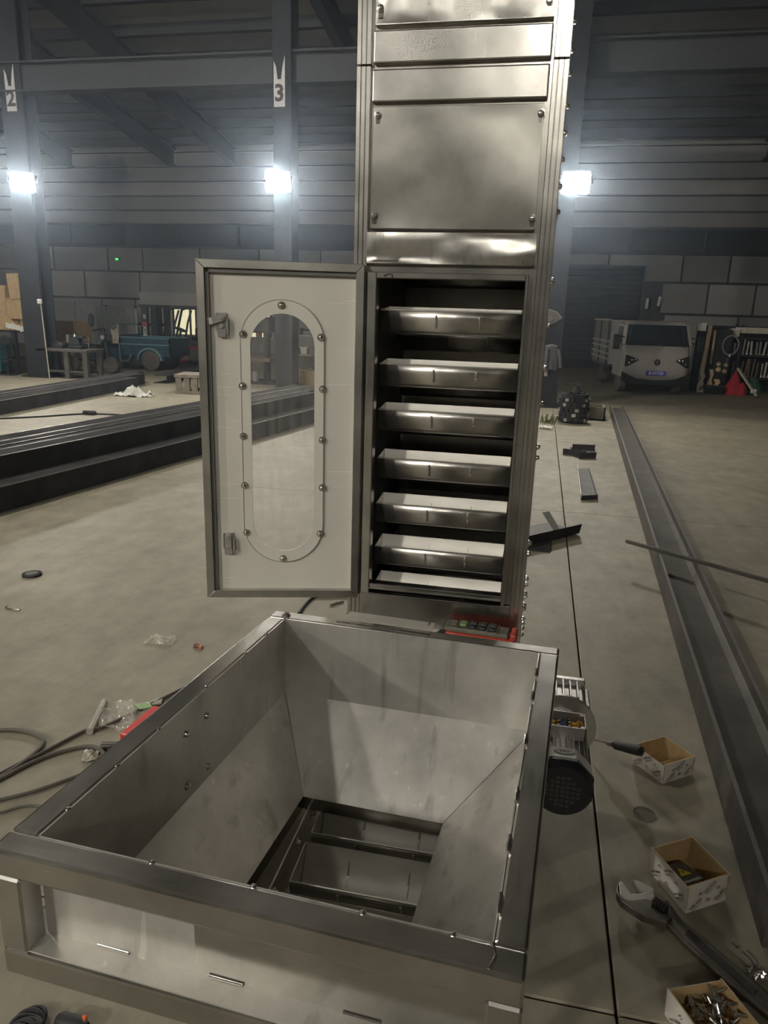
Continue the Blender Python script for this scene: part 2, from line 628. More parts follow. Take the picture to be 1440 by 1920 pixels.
# far wall: cladding panels between dark girts
wb = MB().box(-24, 13, 22.05, 22.3, 0, 9).build('wall_back', WALLD)
tag(wb, kind='structure')
rows = [0.02, 0.88, 1.72, 2.62, 3.42]
rr = random.Random(3)
for k in range(4):
    x = -23.9 + (0.7 if k % 2 else 0)
    while x < 12.5:
        w = rr.choice((1.75, 2.1, 2.1, 1.3))
        x1 = min(x + w, 12.9)
        if not (0.85 < (x + x1) / 2 < 3.4 and k < 3):
            MB().box(x, x1 - 0.06, 22.0, 22.05, rows[k], rows[k + 1] - 0.07).build('wall_panel', rr.choice(WALLM), wb)
        x = x1
x = -23.9
while x < 12.5:
    MB().box(x, x + 2.0, 22.02, 22.05, 3.46, 4.05).build('wall_panel', WALLD if rr.random() < .6 else GLASSD, wb)
    x += 2.06
x = -23.9
zz = 4.12
while zz < 6.4:
    MB().box(-23.9, 12.9, 21.96, 22.05, zz, zz + 0.40).build('wall_panel', WALLM[int(zz * 7) % 3], wb, bevel=0.03)
    zz += 0.44
d1 = MB().box(0.9, 3.35, 21.97, 22.05, 0.0, 3.05).build('door_1', mat('roller_door_dark', (0.045, 0.05, 0.058), rough=0.6))
tag(d1, kind='structure')
for k in range(20):
    MB().box(0.95, 3.3, 21.93, 21.97, 0.02 + k * 0.15, 0.15 + k * 0.15).build('slat', COLM, d1, bevel=0.015)
for nm, b in (('wall_left', (-24.2, -24, -14, 22.3)), ('wall_right', (13, 13.2, -14, 22.3)), ('wall_front', (-24, 13, -14.2, -14))):
    w = MB().box(*b, 0, 12.5).build(nm, WALLM[1])
    tag(w, kind='structure')

# roof: sheets on purlins and rafters, falling to the far eave
def roof_z(y):
    return 6.62 + 0.14 * (22 - y)
ce = MB().hexa([(-24.2, -14.2, roof_z(-14.2)), (13.2, -14.2, roof_z(-14.2)), (13.2, 22.3, roof_z(22.3)), (-24.2, 22.3, roof_z(22.3)),
                (-24.2, -14.2, roof_z(-14.2) + 0.1), (13.2, -14.2, roof_z(-14.2) + 0.1), (13.2, 22.3, roof_z(22.3) + 0.1), (-24.2, 22.3, roof_z(22.3) + 0.1)]).build('ceiling', ROOFM)
tag(ce, kind='structure')
y = 21.6
while y > -13:
    z = roof_z(y)
    MB().box(-24, 13, y - 0.04, y + 0.04, z - 0.24, z - 0.01).build('purlin', PURLM, ce)
    MB().box(-24, 13, y - 0.12, y + 0.04, z - 0.26, z - 0.235).build('purlin_flange', PURLM, ce)
    y -= 1.28
for x in (-22, -15.4, -11.7, -9.6, -4.2, 0.72, 6.2, 11.5):
    a, b = -14, 22.0
    m = MB()
    for (zo, w) in ((0.26, 0.22), (0.75, 0.22)):
        m.bar((x, a, roof_z(a) - zo), (x, b, roof_z(b) - zo), w, 0.03)
    m.bar((x, a, roof_z(a) - 0.5), (x, b, roof_z(b) - 0.5), 0.02, 0.48)
    m.build('rafter', PURLM, ce)
for z0, y in ((5.22, 11.5),):
    m = MB().box(-24, 13, y - 0.14, y + 0.14, z0, z0 + 0.03).box(-24, 13, y - 0.012, y + 0.012, z0, z0 + 0.5).box(-24, 13, y - 0.14, y + 0.14, z0 + 0.47, z0 + 0.5)
    o = m.build('trim_1', PURLM)
    tag(o, kind='structure')

# columns
def column(x, y, w, top):
    m = MB()
    m.box(x - w / 2, x + w / 2, y - 0.20, y - 0.18, 0.0, top)
    m.box(x - w / 2, x + w / 2, y + 0.18, y + 0.20, 0.0, top)
    m.box(x - 0.012, x + 0.012, y - 0.18, y + 0.18, 0.0, top)
    o = m.build('column', COLM)
    tag(o, kind='structure')
    MB().box(x - w / 2 - 0.08, x + w / 2 + 0.08, y - 0.28, y + 0.28, 0.0, 0.025).build('base_plate', COLM, o)
    return o
column(-9.52, 11.6, 0.46, 7.9)
column(-4.20, 11.5, 0.33, 7.9)
column(0.69, 11.1, 0.27, 8.0)
for x in (-14.9, 6.2):
    column(x, 11.5, 0.33, 7.9)
for x in (-9.5, -4.2, 0.9, 6.2):
    column(x, -9.0, 0.33, 10.6)

def number_sign(x, y, z, digit, label):
    t = thing('number_sign', label, 'sign', (x, y, z))
    m = MB()
    m.prism([(-0.10, 0), (0.10, 0), (0.10, 0.78), (0.06, 0.62), (0.03, 0.42), (-0.03, 0.42), (-0.06, 0.62), (-0.10, 0.70)], (x, y, z), (1, 0, 0), (0, 0, 1), (0, 0.012, 0))
    m.build('plate', mat('sign_plate', (0.60, 0.59, 0.60), rough=0.6), t)
    text(digit, mat('sign_digit', (0.06, 0.05, 0.055), rough=0.7), 0.36, (x, y - 0.003, z + 0.20), (1, 0, 0), (0, 0, 1), 0.0, t, 'digit', bold=0.012)
number_sign(-9.515, 11.375, 4.8969, '2', 'pale number plate reading 2 high on the left column')
number_sign(-4.235, 11.275, 4.8316, '3', 'pale number plate reading 3 high on the middle column')

# flood lamps
def flood(x, y, z, strength, label, col, yaw=0.0, tilt=0.45, group=None, ny=-1, size=1.0):
    t = thing('flood_lamp', label, 'lamp', (x, y, z), group)
    M = Matrix.Translation((x, y, z)) @ Matrix.Rotation(yaw + (0 if ny < 0 else PI), 4, 'Z') @ Matrix.Rotation(tilt, 4, 'X') @ Matrix.Scale(size, 4)
    m = MB(M)
    m.hexa([(-0.17, -0.03, -0.14), (0.17, -0.03, -0.14), (0.13, 0.05, -0.10), (-0.13, 0.05, -0.10), (-0.17, -0.03, 0.14), (0.17, -0.03, 0.14), (0.13, 0.05, 0.10), (-0.13, 0.05, 0.10)])
    h = m.build('housing', COLM, t)
    for k in range(6):
        MB(M).box(-0.10 + k * 0.04 - 0.004, -0.10 + k * 0.04 + 0.004, 0.05, 0.08, -0.09, 0.09).build('fin', COLM, h)
    MB(M).box(-0.15, 0.15, -0.036, -0.030, -0.12, 0.12).build('lens', glow('lamp_light_%d' % len(bpy.data.materials), col, strength), t)
    b = MB(M)
    b.bar((-0.185, 0, 0), (-0.185, 0.16, 0.02), 0.02, 0.03).bar((0.185, 0, 0), (0.185, 0.16, 0.02), 0.02, 0.03).bar((-0.185, 0.16, 0.02), (0.185, 0.16, 0.02), 0.03, 0.03)
    b.build('bracket', COLM, t)
    return t
COOL = (1.0, 0.96, 0.86)
WARM = (1.0, 0.94, 0.82)
# each lamp hangs clear in front of its column on a stirrup
for q, lab, yw in (((-9.1936, 11.05, 3.6369), 'glaring white flood lamp on the left column under number 2', 0.55),
                   ((-4.1661, 11.0, 3.6065), 'glaring white flood lamp on the middle column under number 3', 0.25),
                   ((0.8087, 10.65, 3.5124), 'glaring white flood lamp beside the right edge of the steel tower', 0.0)):
    flood(q[0], q[1], q[2], LAMP_FRONT * (0.24 if yw == 0 else 0.30), lab, COOL, yaw=yw, size=1.3)
for x, nm, k in ((-9.5, 'left', 2.0), (-4.2, 'second', 1.1), (0.9, 'third', 0.42), (6.2, 'right', 0.1)):
    flood(x, -8.62, 5.0, LAMP_BACK * k, 'warm flood lamp on a column behind the viewpoint, %s in the row' % nm, WARM, ny=1, tilt=0.35)
q = (-13.9057, 21.86, 2.9673)
t = thing('exit_lamp', 'tiny green lit indicator high on the far wall', 'lamp', q)
MB().box(q[0] - 0.09, q[0] + 0.09, q[1], q[1] + 0.1, q[2] - 0.05, q[2] + 0.05).build('housing', COLM, t)
MB().box(q[0] - 0.05, q[0] + 0.05, q[1] - 0.012, q[1], q[2] - 0.025, q[2] + 0.025).build('green_light', glow('green_led', (0.05, 1.0, 0.12), 2.2), t)

flood(-5.2, 1.5, 7.6, LAMP_FRONT * 1.35, 'flood lamp added out of view over the left stack to light the cartons', WARM, yaw=PI + 0.45, tilt=0.75)  # added lamp, unseen, brightens the cartons at the left
MB().bar((-5.2, 1.5, 7.75), (-5.2, 1.5, roof_z(1.5)), 0.04, 0.04).build('lamp_hanger', COLM, ce)  # rod for the added lamp

flood(-4.4, -8.2, 7.6, LAMP_BACK * 0.32, 'flood lamp hung from the roof behind and above the viewpoint', WARM, yaw=PI - 0.45, tilt=0.75)
MB().bar((-4.4, -8.2, 7.75), (-4.4, -8.2, roof_z(-8.2)), 0.04, 0.04).build('lamp_hanger', COLM, ce)

# haze added in the far half of the hall, imitating lens glare round the lamps
hm = bpy.data.materials.new('glare_scatter')
hm.use_nodes = True
hn = hm.node_tree.nodes
hn.remove(hn['Principled BSDF'])
vsn = hn.new('ShaderNodeVolumeScatter')
vsn.inputs['Color'].default_value = (0.66, 0.80, 1.0, 1)
vsn.inputs['Density'].default_value = HAZE
vsn.inputs['Anisotropy'].default_value = 0.82
hm.node_tree.links.new(vsn.outputs['Volume'], hn['Material Output'].inputs['Volume'])
hz = MB().box(-23.5, 12.5, 2.2, 21.8, 0.02, 9.6).build('glare_haze', hm)
tag(hz, kind='structure')


# ================================================================ the bucket elevator tower
use(NEAR)
ZB = -0.216
el = thing('bucket_elevator', 'tall stainless steel bucket elevator tower with its hatch door swung open', 'machine', (0.25, 0.25, ZB))
POSTX = ((0.0, 0.0365), (0.4635, 0.500))
for x0, x1 in POSTX:
    for z0, z1 in ((ZB, 2.0525), (2.0555, 3.45)):
        m = MB()
        w = (x1 - x0) / 3
        for k in range(3):
            m.box(x0 + k * w + 0.0004, x0 + (k + 1) * w - 0.0004, 0.0, 0.03, z0, z1)
        m.box(x0 + 0.0006, x1 - 0.0006, 0.002, 0.045, z0 + 0.001, z1 - 0.001)
        m.build('post', SSV, el, bevel=0.0012)
    xs0 = x0 if x0 < 0.2 else x1 - 0.003
    MB().box(xs0, xs0 + 0.003, 0.045, 0.52, ZB, 3.45).build('side_panel', SSV, el)
MB().box(0.003, 0.497, 0.517, 0.52, ZB, 3.45).build('rear_panel', SSK, el)
MB().box(0.0365, 0.4635, 0.014, 0.017, 1.583, 3.45).build('backing_plate', SSP, el)
# crossbars (square tube) and cover panels
def crossbar(x0, x1, z0, z1, m_, y=-0.002):
    return MB().box(x0, x1, y, 0.014, z0, z1).build('crossbar', m_, el, bevel=0.004, seg=2)
crossbar(0.0415, 0.4580, 2.0560, 2.1265, SSV)
crossbar(0.0400, 0.4570, 1.9730, 2.0445, SSV)
def denty(u, v, amp):
    return amp * (math.sin(5.1 * u + 1) * math.sin(2.7 * v + 2) + 0.6 * math.sin(9 * u * v + 1.3) + 1.4 * math.exp(-((u - .12) ** 2 + (v - .2) ** 2) * 25) - 1.2 * math.exp(-((u - .85) ** 2 + (v - .3) ** 2) * 18))
# dented lower rail over the hatch
cb = MB()
x0, x1, z0, z1 = 0.036, 0.4575, 1.6045, 1.6785
cb.sheet(28, 8, lambda u, v: (x0 + (x1 - x0) * u, -0.004 + (denty(u, v, 0.0022) if 0 < u < 1 and 0 < v < 1 else 0), z0 + (z1 - z0) * v))
cb.box(x0, x1, -0.0035, 0.014, z1 - 0.002, z1)
cb.box(x0, x1, -0.0035, 0.014, z0, z0 + 0.002)
cb.box(x0, x0 + 0.002, -0.0035, 0.014, z0, z1).box(x1 - 0.002, x1, -0.0035, 0.014, z0, z1)
cb.build('crossbar', SSD, el, smooth=30)
def screw_mesh():
    m = MB()
    m.lathe((0, 0, 0), (0, -1, 0), [(0, 0.0085), (0.0012, 0.0085), (0.0014, 0.0062), (0.004, 0.0058), (0.0052, 0.004), (0.0054, 0.0022), (0.0036, 0.0020)], 14)
    return m
def cover(x0, x1, z0, z1, m_, amp, corner):
    m = MB()
    y0 = -0.001
    m.sheet(24, 16, lambda u, v: (x0 + (x1 - x0) * u, y0 + (denty(u, v, amp) if 0.03 < u < .97 and 0.03 < v < .97 else 0), z0 + (z1 - z0) * v))
    for a in ((x0, x0 + 0.0015, z0, z1), (x1 - 0.0015, x1, z0, z1), (x0, x1, z0, z0 + 0.0015), (x0, x1, z1 - 0.0015, z1)):
        m.box(a[0], a[1], y0 - 0.0015, 0.014, a[2], a[3])
    p = m.build('cover_panel', m_, el, smooth=40)
    for cx, cz in corner:
        s = screw_mesh()
        s.T = IDM
        s2 = MB(Matrix.Translation((cx, y0 - 0.002, cz)))
        s2.add([tuple(q) for q in s.v], s.f)
        s2.box(-0.0052, 0.0052, 0.0012, 0.0016, -0.019, 0.004)
        s2.build('panel_screw', CHROME, p, smooth=40)
    return p
cover(0.0430, 0.4500, 1.6875, 1.9640, SSP, 0.0006, [(0.0565, 1.9444), (0.4453, 1.9411), (0.0532, 1.7172), (0.4433, 1.7128)])
cover(0.0450, 0.4570, 2.1370, 2.4100, SSD, 0.0022, [(0.0566, 2.1702), (0.445, 2.1668)] + [(0.07, 2.39), (0.43, 2.39)])
MB().box(0.043, 0.457, -0.001, 0.014, 2.42, 2.52).build('crossbar', SSV, el, bevel=0.004)
cover(0.0450, 0.4570, 2.53, 2.80, SSP, 0.0006, [(0.07, 2.55), (0.43, 2.55), (0.07, 2.78), (0.43, 2.78)])
# hatch opening: raised lip round the hole
o0, o1, p0, p1 = 0.0395, 0.4465, 0.7110, 1.5835
i0, i1, j0, j1 = 0.0645, 0.4385, 0.7370, 1.5680
lip = MB()
lip.box(o0, i0, -0.008, 0.03, p0, p1).box(i1, o1, -0.008, 0.03, p0, p1)
lip.box(i0, i1, -0.008, 0.03, j1, p1).box(i0, i1, -0.004, 0.03, p0 + 0.008, j0)
lip.build('hatch_lip', SSV, el, bevel=0.002)
MB().box(o0, o1, -0.014, 0.0, p0 - 0.003, p0 + 0.001).build('hatch_sill', SSB, el, bevel=0.0015)
MB().box(i0, i1, -0.0085, -0.006, p0 + 0.012, p0 + 0.0155).build('hatch_sill', SSB, el)
MB().box(0.4465, 0.4635, 0.012, 0.03, ZB, 1.62).build('filler_plate', SSV, el)
MB().box(0.0365, 0.0395, 0.010, 0.03, 0.7, 1.60).build('filler_plate', SSV, el)
MB().box(0.0365, 0.4635, 0.0005, 0.003, ZB, p0 - 0.003).build('lower_panel', SSP, el)
MB().tube([(0.089, -0.010, 1.572), (0.083, -0.0105, 1.574), (0.095, -0.0105, 1.5795), (0.105, -0.010, 1.577), (0.106, -0.010, 1.570)], 0.0012, 5).build('pen_mark', INK, el)

# buckets: a U-shaped steel trough with two beads, open at the top
def bucket(x0, x1, y, z, parent, name='bucket', flip=False):
    prof = [(0.0, 0.0), (0.004, -0.022), (0.011, -0.050), (0.015, -0.056), (0.024, -0.061), (0.044, -0.062), (0.062, -0.054), (0.078, -0.036), (0.090, -0.012), (0.0955, 0.008)]
    th_ = 0.0015
    m = MB()
    n = len(prof)
    vs_ = []
    for x in (x0, x1):
        for a, b in prof:
            vs_.append((x, y + a, z + b))
    fs = [(i, i + 1, n + i + 1, n + i) for i in range(n - 1)]
    m.add(vs_, fs)
    o = m.build(name, SSK, parent, smooth=60, solid=th_)
    e = MB()
    inn = prof[3:]
    k = len(inn)
    sh = [(a - 0.0012, b + 0.0010) for a, b in inn]
    e.add([(x, y + a, z + b) for x in (x0 + 0.003, x1 - 0.003) for a, b in sh], [(i, i + 1, k + i + 1, k + i) for i in range(k - 1)])
    e.build('inner_lit_face', SSKI, o, smooth=60)  # added liner that carries the brightness of the bucket inside
    for x in (x0 + 0.001, x1 - 0.001):
        e = MB()
        e.prism([(a, b) for a, b in prof], (x - 0.001, y, z), (0, 1, 0), (0, 0, 1), (0.002, 0, 0))
        e.build('end_plate', SSK, o)
    for x in (0.215, 0.330):
        for seq, sg in ((((-0.0008, -0.010), (0.002, -0.030), (0.007, -0.044)), -1), (((0.064, -0.051), (0.077, -0.036), (0.088, -0.012)), 1)):
            r = MB()
            for (a, b), (c, d) in zip(seq[:-1], seq[1:]):
                r.bar((x, y + a, z + b), (x, y + c, z + d), 0.0045, 0.004, up=(1, 0, 0))
            r.build('bead', SSK, o, smooth=60, bevel=0.0012)
    mm = MB().bar((x0, y - 0.0005, z), (x1, y - 0.0005, z), 0.003, 0.004)
    mm.build('rim', SSK, o, bevel=0.001)
    return o
lips = [1.6761, 1.4914, 1.3514, 1.229, 1.0944, 0.9642, 0.8368, 0.7198]
for z in lips:
    bucket(0.068, 0.4355, 0.040, z, el)
for z in lips:
    bucket(0.068, 0.4355, 0.335, z - 0.055, el)
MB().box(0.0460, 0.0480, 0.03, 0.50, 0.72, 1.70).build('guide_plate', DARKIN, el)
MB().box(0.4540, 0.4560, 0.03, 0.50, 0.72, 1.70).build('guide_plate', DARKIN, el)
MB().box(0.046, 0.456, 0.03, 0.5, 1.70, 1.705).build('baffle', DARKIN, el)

# bolts down the right side
bolt_rows = [525, 531, 611, 690, 694, 757, 770, 838, 858, 1020, 1040, 1086, 1098, 1115, 1121, 1137, 1144, 1163, 1172, 1180, 1192]
def Zr(y_px, tab):
    return tab
sb = None
for z in [1.5735, 1.5659, 1.4628, 1.3582, 1.2671, 1.154, 1.1256, 0.8873, 0.8568, 0.7859, 0.7672, 0.7406, 0.7311, 0.7058, 0.6947, 0.6644, 0.65, 0.6371, 0.6177]:
    m = MB()
    m.lathe((0.5, 0.03, z), (1, 0, 0), [(0, 0.0085), (0.0015, 0.0085), (0.0016, 0.006), (0.006, 0.006), (0.0085, 0.0045), (0.0095, 0.001)], 10)
    m.build('side_bolt', CHROME, el, smooth=40)
for z in (1.74, 1.80, 1.86, 1.92, 1.98, 2.05, 2.10, 2.16):
    m = MB()
    m.lathe((0.5, 0.10, z), (1, 0, 0), [(0, 0.0085), (0.0015, 0.0085), (0.0016, 0.006), (0.006, 0.006), (0.0085, 0.0045), (0.0095, 0.001)], 10)
    m.build('side_bolt', CHROME, el, smooth=40)

# ---- the open hatch door, hinged on the left post
DT = Matrix(((-0.961, 0.276, 0, 0.030), (-0.276, -0.961, 0, 0.0), (0, 0, 1, 0), (0, 0, 0, 1)))   # local x: hinge to free edge, y: towards the viewer
DW, DZ0, DZ1 = 0.4235, 0.6955, 1.6005
door_o = MB(DT)
N = 22
hx, hr = 0.2095, 0.0835      # slot centre and half width
hz0, hz1 = 0.8300 + hr, 1.4735 - hr
hole = []
for i in range(N + 1):
    a = PI * i / N
    hole.append((hx + hr * math.cos(a), hz1 + hr * math.sin(a)))
for i in range(N + 1):
    a = PI + PI * i / N
    hole.append((hx + hr * math.cos(a), hz0 + hr * math.sin(a)))
# outer ring sampled in step with the hole
outer = []
ox0, ox1, oz0, oz1 = 0.012, DW - 0.012, DZ0 + 0.012, DZ1 - 0.012
def ray_out(px, pz, cx, cz):
    dx, dz = px - cx, pz - cz
    L_ = []
    if dx > 1e-9: L_.append((ox1 - cx) / dx)
    if dx < -1e-9: L_.append((ox0 - cx) / dx)
    if dz > 1e-9: L_.append((oz1 - cz) / dz)
    if dz < -1e-9: L_.append((oz0 - cz) / dz)
    k = min(L_)
    return (cx + dx * k, cz + dz * k)
H2 = len(hole)
for k, (a, b) in enumerate(hole):
    outer.append(ray_out(a, b, hx, hz1 if k <= N else hz0))
def corner_fix(lst):
    for c in ((ox0, oz0), (ox1, oz0), (ox1, oz1), (ox0, oz1)):
        k = min(range(len(lst)), key=lambda i: (lst[i][0] - c[0]) ** 2 + (lst[i][1] - c[1]) ** 2)
        lst[k] = c
corner_fix(outer)
for yy in (-0.001, 0.001):
    pass
vs_ = []
for yy in (-0.0015, 0.0):
    vs_ += [(a, yy, b) for a, b in hole] + [(a, yy, b) for a, b in outer]
fs = []
for i in range(H2):
    j = (i + 1) % H2
    for base in (0, 2 * H2):
        fs.append((base + i, base + j, base + H2 + j, base + H2 + i))
    fs.append((i, j, 2 * H2 + j, 2 * H2 + i))
door_o.add(vs_, fs)
dr = door_o.build('door', FILM, el)
dr['label'] = 'hatch door with a matt film-covered inner face'
# frame: four mitred channels standing proud of the sheet
FWD = 0.021
def mitre(a0, a1, b0, b1):
    m = MB(DT)
    (x0, z0), (x1, z1) = a0, a1
    (x2, z2), (x3, z3) = b0, b1
    m.hexa([(x0, -0.026, z0), (x1, -0.026, z1), (x2, -0.026, z2), (x3, -0.026, z3), (x0, 0.020, z0), (x1, 0.020, z1), (x2, 0.020, z2), (x3, 0.020, z3)])
    m.build('frame_bar', SSDOOR, dr, bevel=0.0012)
f = FWD
g = 0.0004
mitre((g, DZ1), (DW - g, DZ1), (DW - f - g, DZ1 - f), (f + g, DZ1 - f))
mitre((g, DZ0), (DW - g, DZ0), (DW - f - g, DZ0 + f), (f + g, DZ0 + f))
mitre((0, DZ0 + g), (0, DZ1 - g), (f, DZ1 - f - g), (f, DZ0 + f + g))
mitre((DW, DZ0 + g), (DW, DZ1 - g), (DW - f, DZ1 - f - g), (DW - f, DZ0 + f + g))
# rubber seal inside the frame
sl = MB(DT)
sl.box(f + 0.001, DW - f - 0.001, 0.001, 0.012, DZ1 - f - 0.0105, DZ1 - f - 0.001)
sl.box(DW - f - 0.0095, DW - f - 0.001, 0.001, 0.012, DZ0 + f + 0.001, DZ1 - f - 0.001)
sl.build('seal_strip', DARKIN, dr)
# acrylic window over the slot with a film border, round bolts
pr_ = 0.1085
pz0, pz1 = 0.7970 + pr_, 1.5080 - pr_
ring_o = []
for i in range(N + 1):
    a = PI * i / N
    ring_o.append((hx + pr_ * math.cos(a), pz1 + pr_ * math.sin(a)))
for i in range(N + 1):
    a = PI + PI * i / N
    ring_o.append((hx + pr_ * math.cos(a), pz0 + pr_ * math.sin(a)))
m = MB(DT)
vs_ = []
for yy in (0.0008, 0.0042):
    vs_ += [(a, yy, b) for a, b in hole] + [(a, yy, b) for a, b in ring_o]
fs = []
for i in range(H2):
    j = (i + 1) % H2
    for base in (0, 2 * H2):
        fs.append((base + i, base + j, base + H2 + j, base + H2 + i))
    fs.append((i, j, 2 * H2 + j, 2 * H2 + i))
    fs.append((H2 + i, H2 + j, 3 * H2 + j, 3 * H2 + i))
m.add(vs_, fs)
m.build('window_border', FILML, dr)
MB(DT).tube([(a, 0.0043, b) for a, b in ring_o], 0.0009, 4, closed=True).build('window_edge', DARKIN, dr)
m = MB(DT)
m.prism(hole, (0, 0.0015, 0), (1, 0, 0), (0, 0, 1), (0, 0.002, 0))
m.build('window_pane', PANE, dr)
wb0 = None
for a, b in [(0.211, 1.4937), (0.3103, 1.4189), (0.1092, 1.4162), (0.3146, 1.286), (0.1041, 1.2823), (0.3146, 1.1525), (0.1046, 1.146), (0.3146, 1.017), (0.1036, 1.0136), (0.3115, 0.8828), (0.1087, 0.8812), (0.2118, 0.808)]:
    m = MB(DT)
    m.lathe((a, 0.0042, b), (0, 1, 0), [(0, 0.0100), (0.0015, 0.0100), (0.0017, 0.0078), (0.004, 0.0076), (0.0065, 0.0064), (0.0085, 0.0036), (0.0092, 0.0005)], 14)
    m.build('window_bolt', CHROME, dr, smooth=35)
# cam latches
LATCH = mat('latch_zinc', (0.62, 0.62, 0.61), rough=0.3, metal=0.9, var=0.1, scale=40)
def latch(x, z, ang, lab):
    m = MB(DT)
    m.box(x - 0.0125, x + 0.0125, 0.0, 0.006, z - 0.030, z + 0.024)
    m.box(x - 0.017, x - 0.0125, 0.0, 0.016, z - 0.028, z + 0.010)
    m.box(x + 0.0125, x + 0.015, 0.0, 0.010, z - 0.020, z + 0.024)
    m.cyl((x, 0.0, z + 0.012), (x, 0.019, z + 0.012), 0.0095, 0.0095, 16)
    m.cyl((x, 0.006, z - 0.008), (x, 0.017, z - 0.008), 0.0065, 0.0065, 12)
    m.box(x - 0.0105, x + 0.0105, 0.006, 0.014, z - 0.036, z - 0.016)
    m.cyl((x, 0.019, z + 0.012), (x, 0.024, z + 0.012), 0.0052, 0.0045, 8)
    L1 = MB(DT @ Matrix.Translation((x, 0, z + 0.012)) @ Matrix.Rotation(ang, 4, 'Y'))
    m2 = L1
    m2.box(-0.002, 0.024, 0.016, 0.0195, -0.009, 0.009)
    m2.hexa([(0.024, 0.016, -0.009), (0.036, 0.010, -0.009), (0.036, 0.010, 0.009), (0.024, 0.016, 0.009), (0.024, 0.0195, -0.009), (0.036, 0.0135, -0.009), (0.036, 0.0135, 0.009), (0.024, 0.0195, 0.009)])
    m.v += m2.v
    b_ = len(m.v) - len(m2.v)
    m.f += [tuple(i + b_ for i in q) for q in m2.f]
    o = m.build('latch', LATCH, dr, smooth=30, bevel=0.0006)
    o['label'] = lab
latch(0.3635, 1.447, math.radians(18), 'upper cam latch with its tongue turned outwards')
latch(0.3615, 0.858, math.radians(92), 'lower cam latch with its tongue hanging down')
for z in (0.85, 1.45):
    MB().cyl((0.028, -0.012, z), (0.028, -0.012, z + 0.07), 0.006, n=10).build('hinge', SSDOOR, el, smooth=40)

# ================================================================ trough under the hopper, part of the elevator
def RX(zrot):
    return Matrix.Rotation(zrot, 4, 'Z')
HT = RX(math.radians(-3.2))
# ================================================================ the hopper
hp = thing('feed_hopper', 'square stainless steel feed hopper with a flanged rim in the foreground', 'hopper', tuple(HT @ Vector((0.28, -0.9, 0.60))))
MB().box(0.03, 0.48, -0.47, -0.001, 0.52, 0.523).box(0.03, 0.033, -0.47, -0.001, 0.523, 0.615).box(0.477, 0.48, -0.47, -0.001, 0.523, 0.615).box(0.03, 0.48, -0.47, -0.001, 0.615, 0.618).box(0.03, 0.48, -0.47, -0.467, 0.523, 0.615).build('transition_cover', SSP, el)
tr = MB()
tr.box(0.055, 0.058, -1.14, -0.475, 0.30, 0.52).box(0.452, 0.455, -1.14, -0.475, 0.30, 0.52)
tr.box(0.055, 0.455, -1.14, -0.475, 0.297, 0.30).box(0.055, 0.455, -1.143, -1.14, 0.297, 0.52)
tr.build('trough', SSK, hp)
for y in (-0.585, -0.715, -0.845, -0.975):
    bucket(0.125, 0.432, y - 0.03, 0.492, hp)
for x in (0.10, 0.36):
    for y in (-0.95, -0.52):
        MB().box(x - 0.02, x + 0.02, y - 0.02, y + 0.02, ZB, 0.297).build('leg', SSV, hp, bevel=0.002)
m = MB().box(0.104, 0.107, -1.05, -0.62, 0.44, 0.512)
gp = m.build('guide_plate', SSK, hp)
for y in (-0.68, -0.77, -0.90):
    MB().lathe((0.107, y, 0.485), (1, 0, 0), [(0, 0.010), (0.0015, 0.010), (0.0016, 0.0065), (0.006, 0.006), (0.0085, 0.002)], 12).build('bolt', CHROME, gp, smooth=40)

RZ = 0.85
oBL, oBR, oFR, oFL = (-0.003, -0.510), (0.604, -0.503), (0.599, -1.287), (-0.037, -1.289)
iBL, iBR, iFR, iFL = (0.033, -0.545), (0.567, -0.536), (0.563, -1.250), (0.002, -1.254)
def ring_piece(a, b, c, d, z0, z1, name, m_):
    q = MB(HT)
    q.hexa([(a[0], a[1], z0), (b[0], b[1], z0), (c[0], c[1], z0), (d[0], d[1], z0), (a[0], a[1], z1), (b[0], b[1], z1), (c[0], c[1], z1), (d[0], d[1], z1)])
    return q.build(name, m_, hp, bevel=0.004, seg=2)
e_ = 0.0006
cBL, cBR = (oBL[0] + 0.0, iBL[1]), (oBR[0], iBR[1])
cFL, cFR = (oFL[0], iFL[1]), (oFR[0], iFR[1])
for z0, z1 in ((RZ - 0.038, RZ), (0.664, 0.702)):
    ring_piece(oFL, oFR, cFR, cFL, z0, z1, 'front_rail', SSB)
    ring_piece(cBL, cBR, oBR, oBL, z0, z1, 'back_rail', SSB)
    ring_piece((cFL[0], cFL[1] + e_), (iFL[0], iFL[1] + e_), (iBL[0], iBL[1] - e_), (cBL[0] - 0.001, cBL[1] - e_), z0, z1, 'side_rail', SSBY)
    ring_piece((iFR[0], iFR[1] + e_), (cFR[0], cFR[1] + e_), (cBR[0], cBR[1] - e_), (iBR[0], iBR[1] - e_), z0, z1, 'side_rail', SSBY)
for a, b in ((oFL, 1), (oFR, -1), (oBL, 1), (oBR, -1)):
    s = 1 if a[1] < -1 else -1
    x0, x1 = sorted((a[0], a[0] + b * 0.037))
    y0, y1 = sorted((a[1], a[1] + s * 0.036))
    MB(HT).box(x0, x1, y0, y1, 0.7025, RZ - 0.0385).build('post', SSV, hp, bevel=0.003)
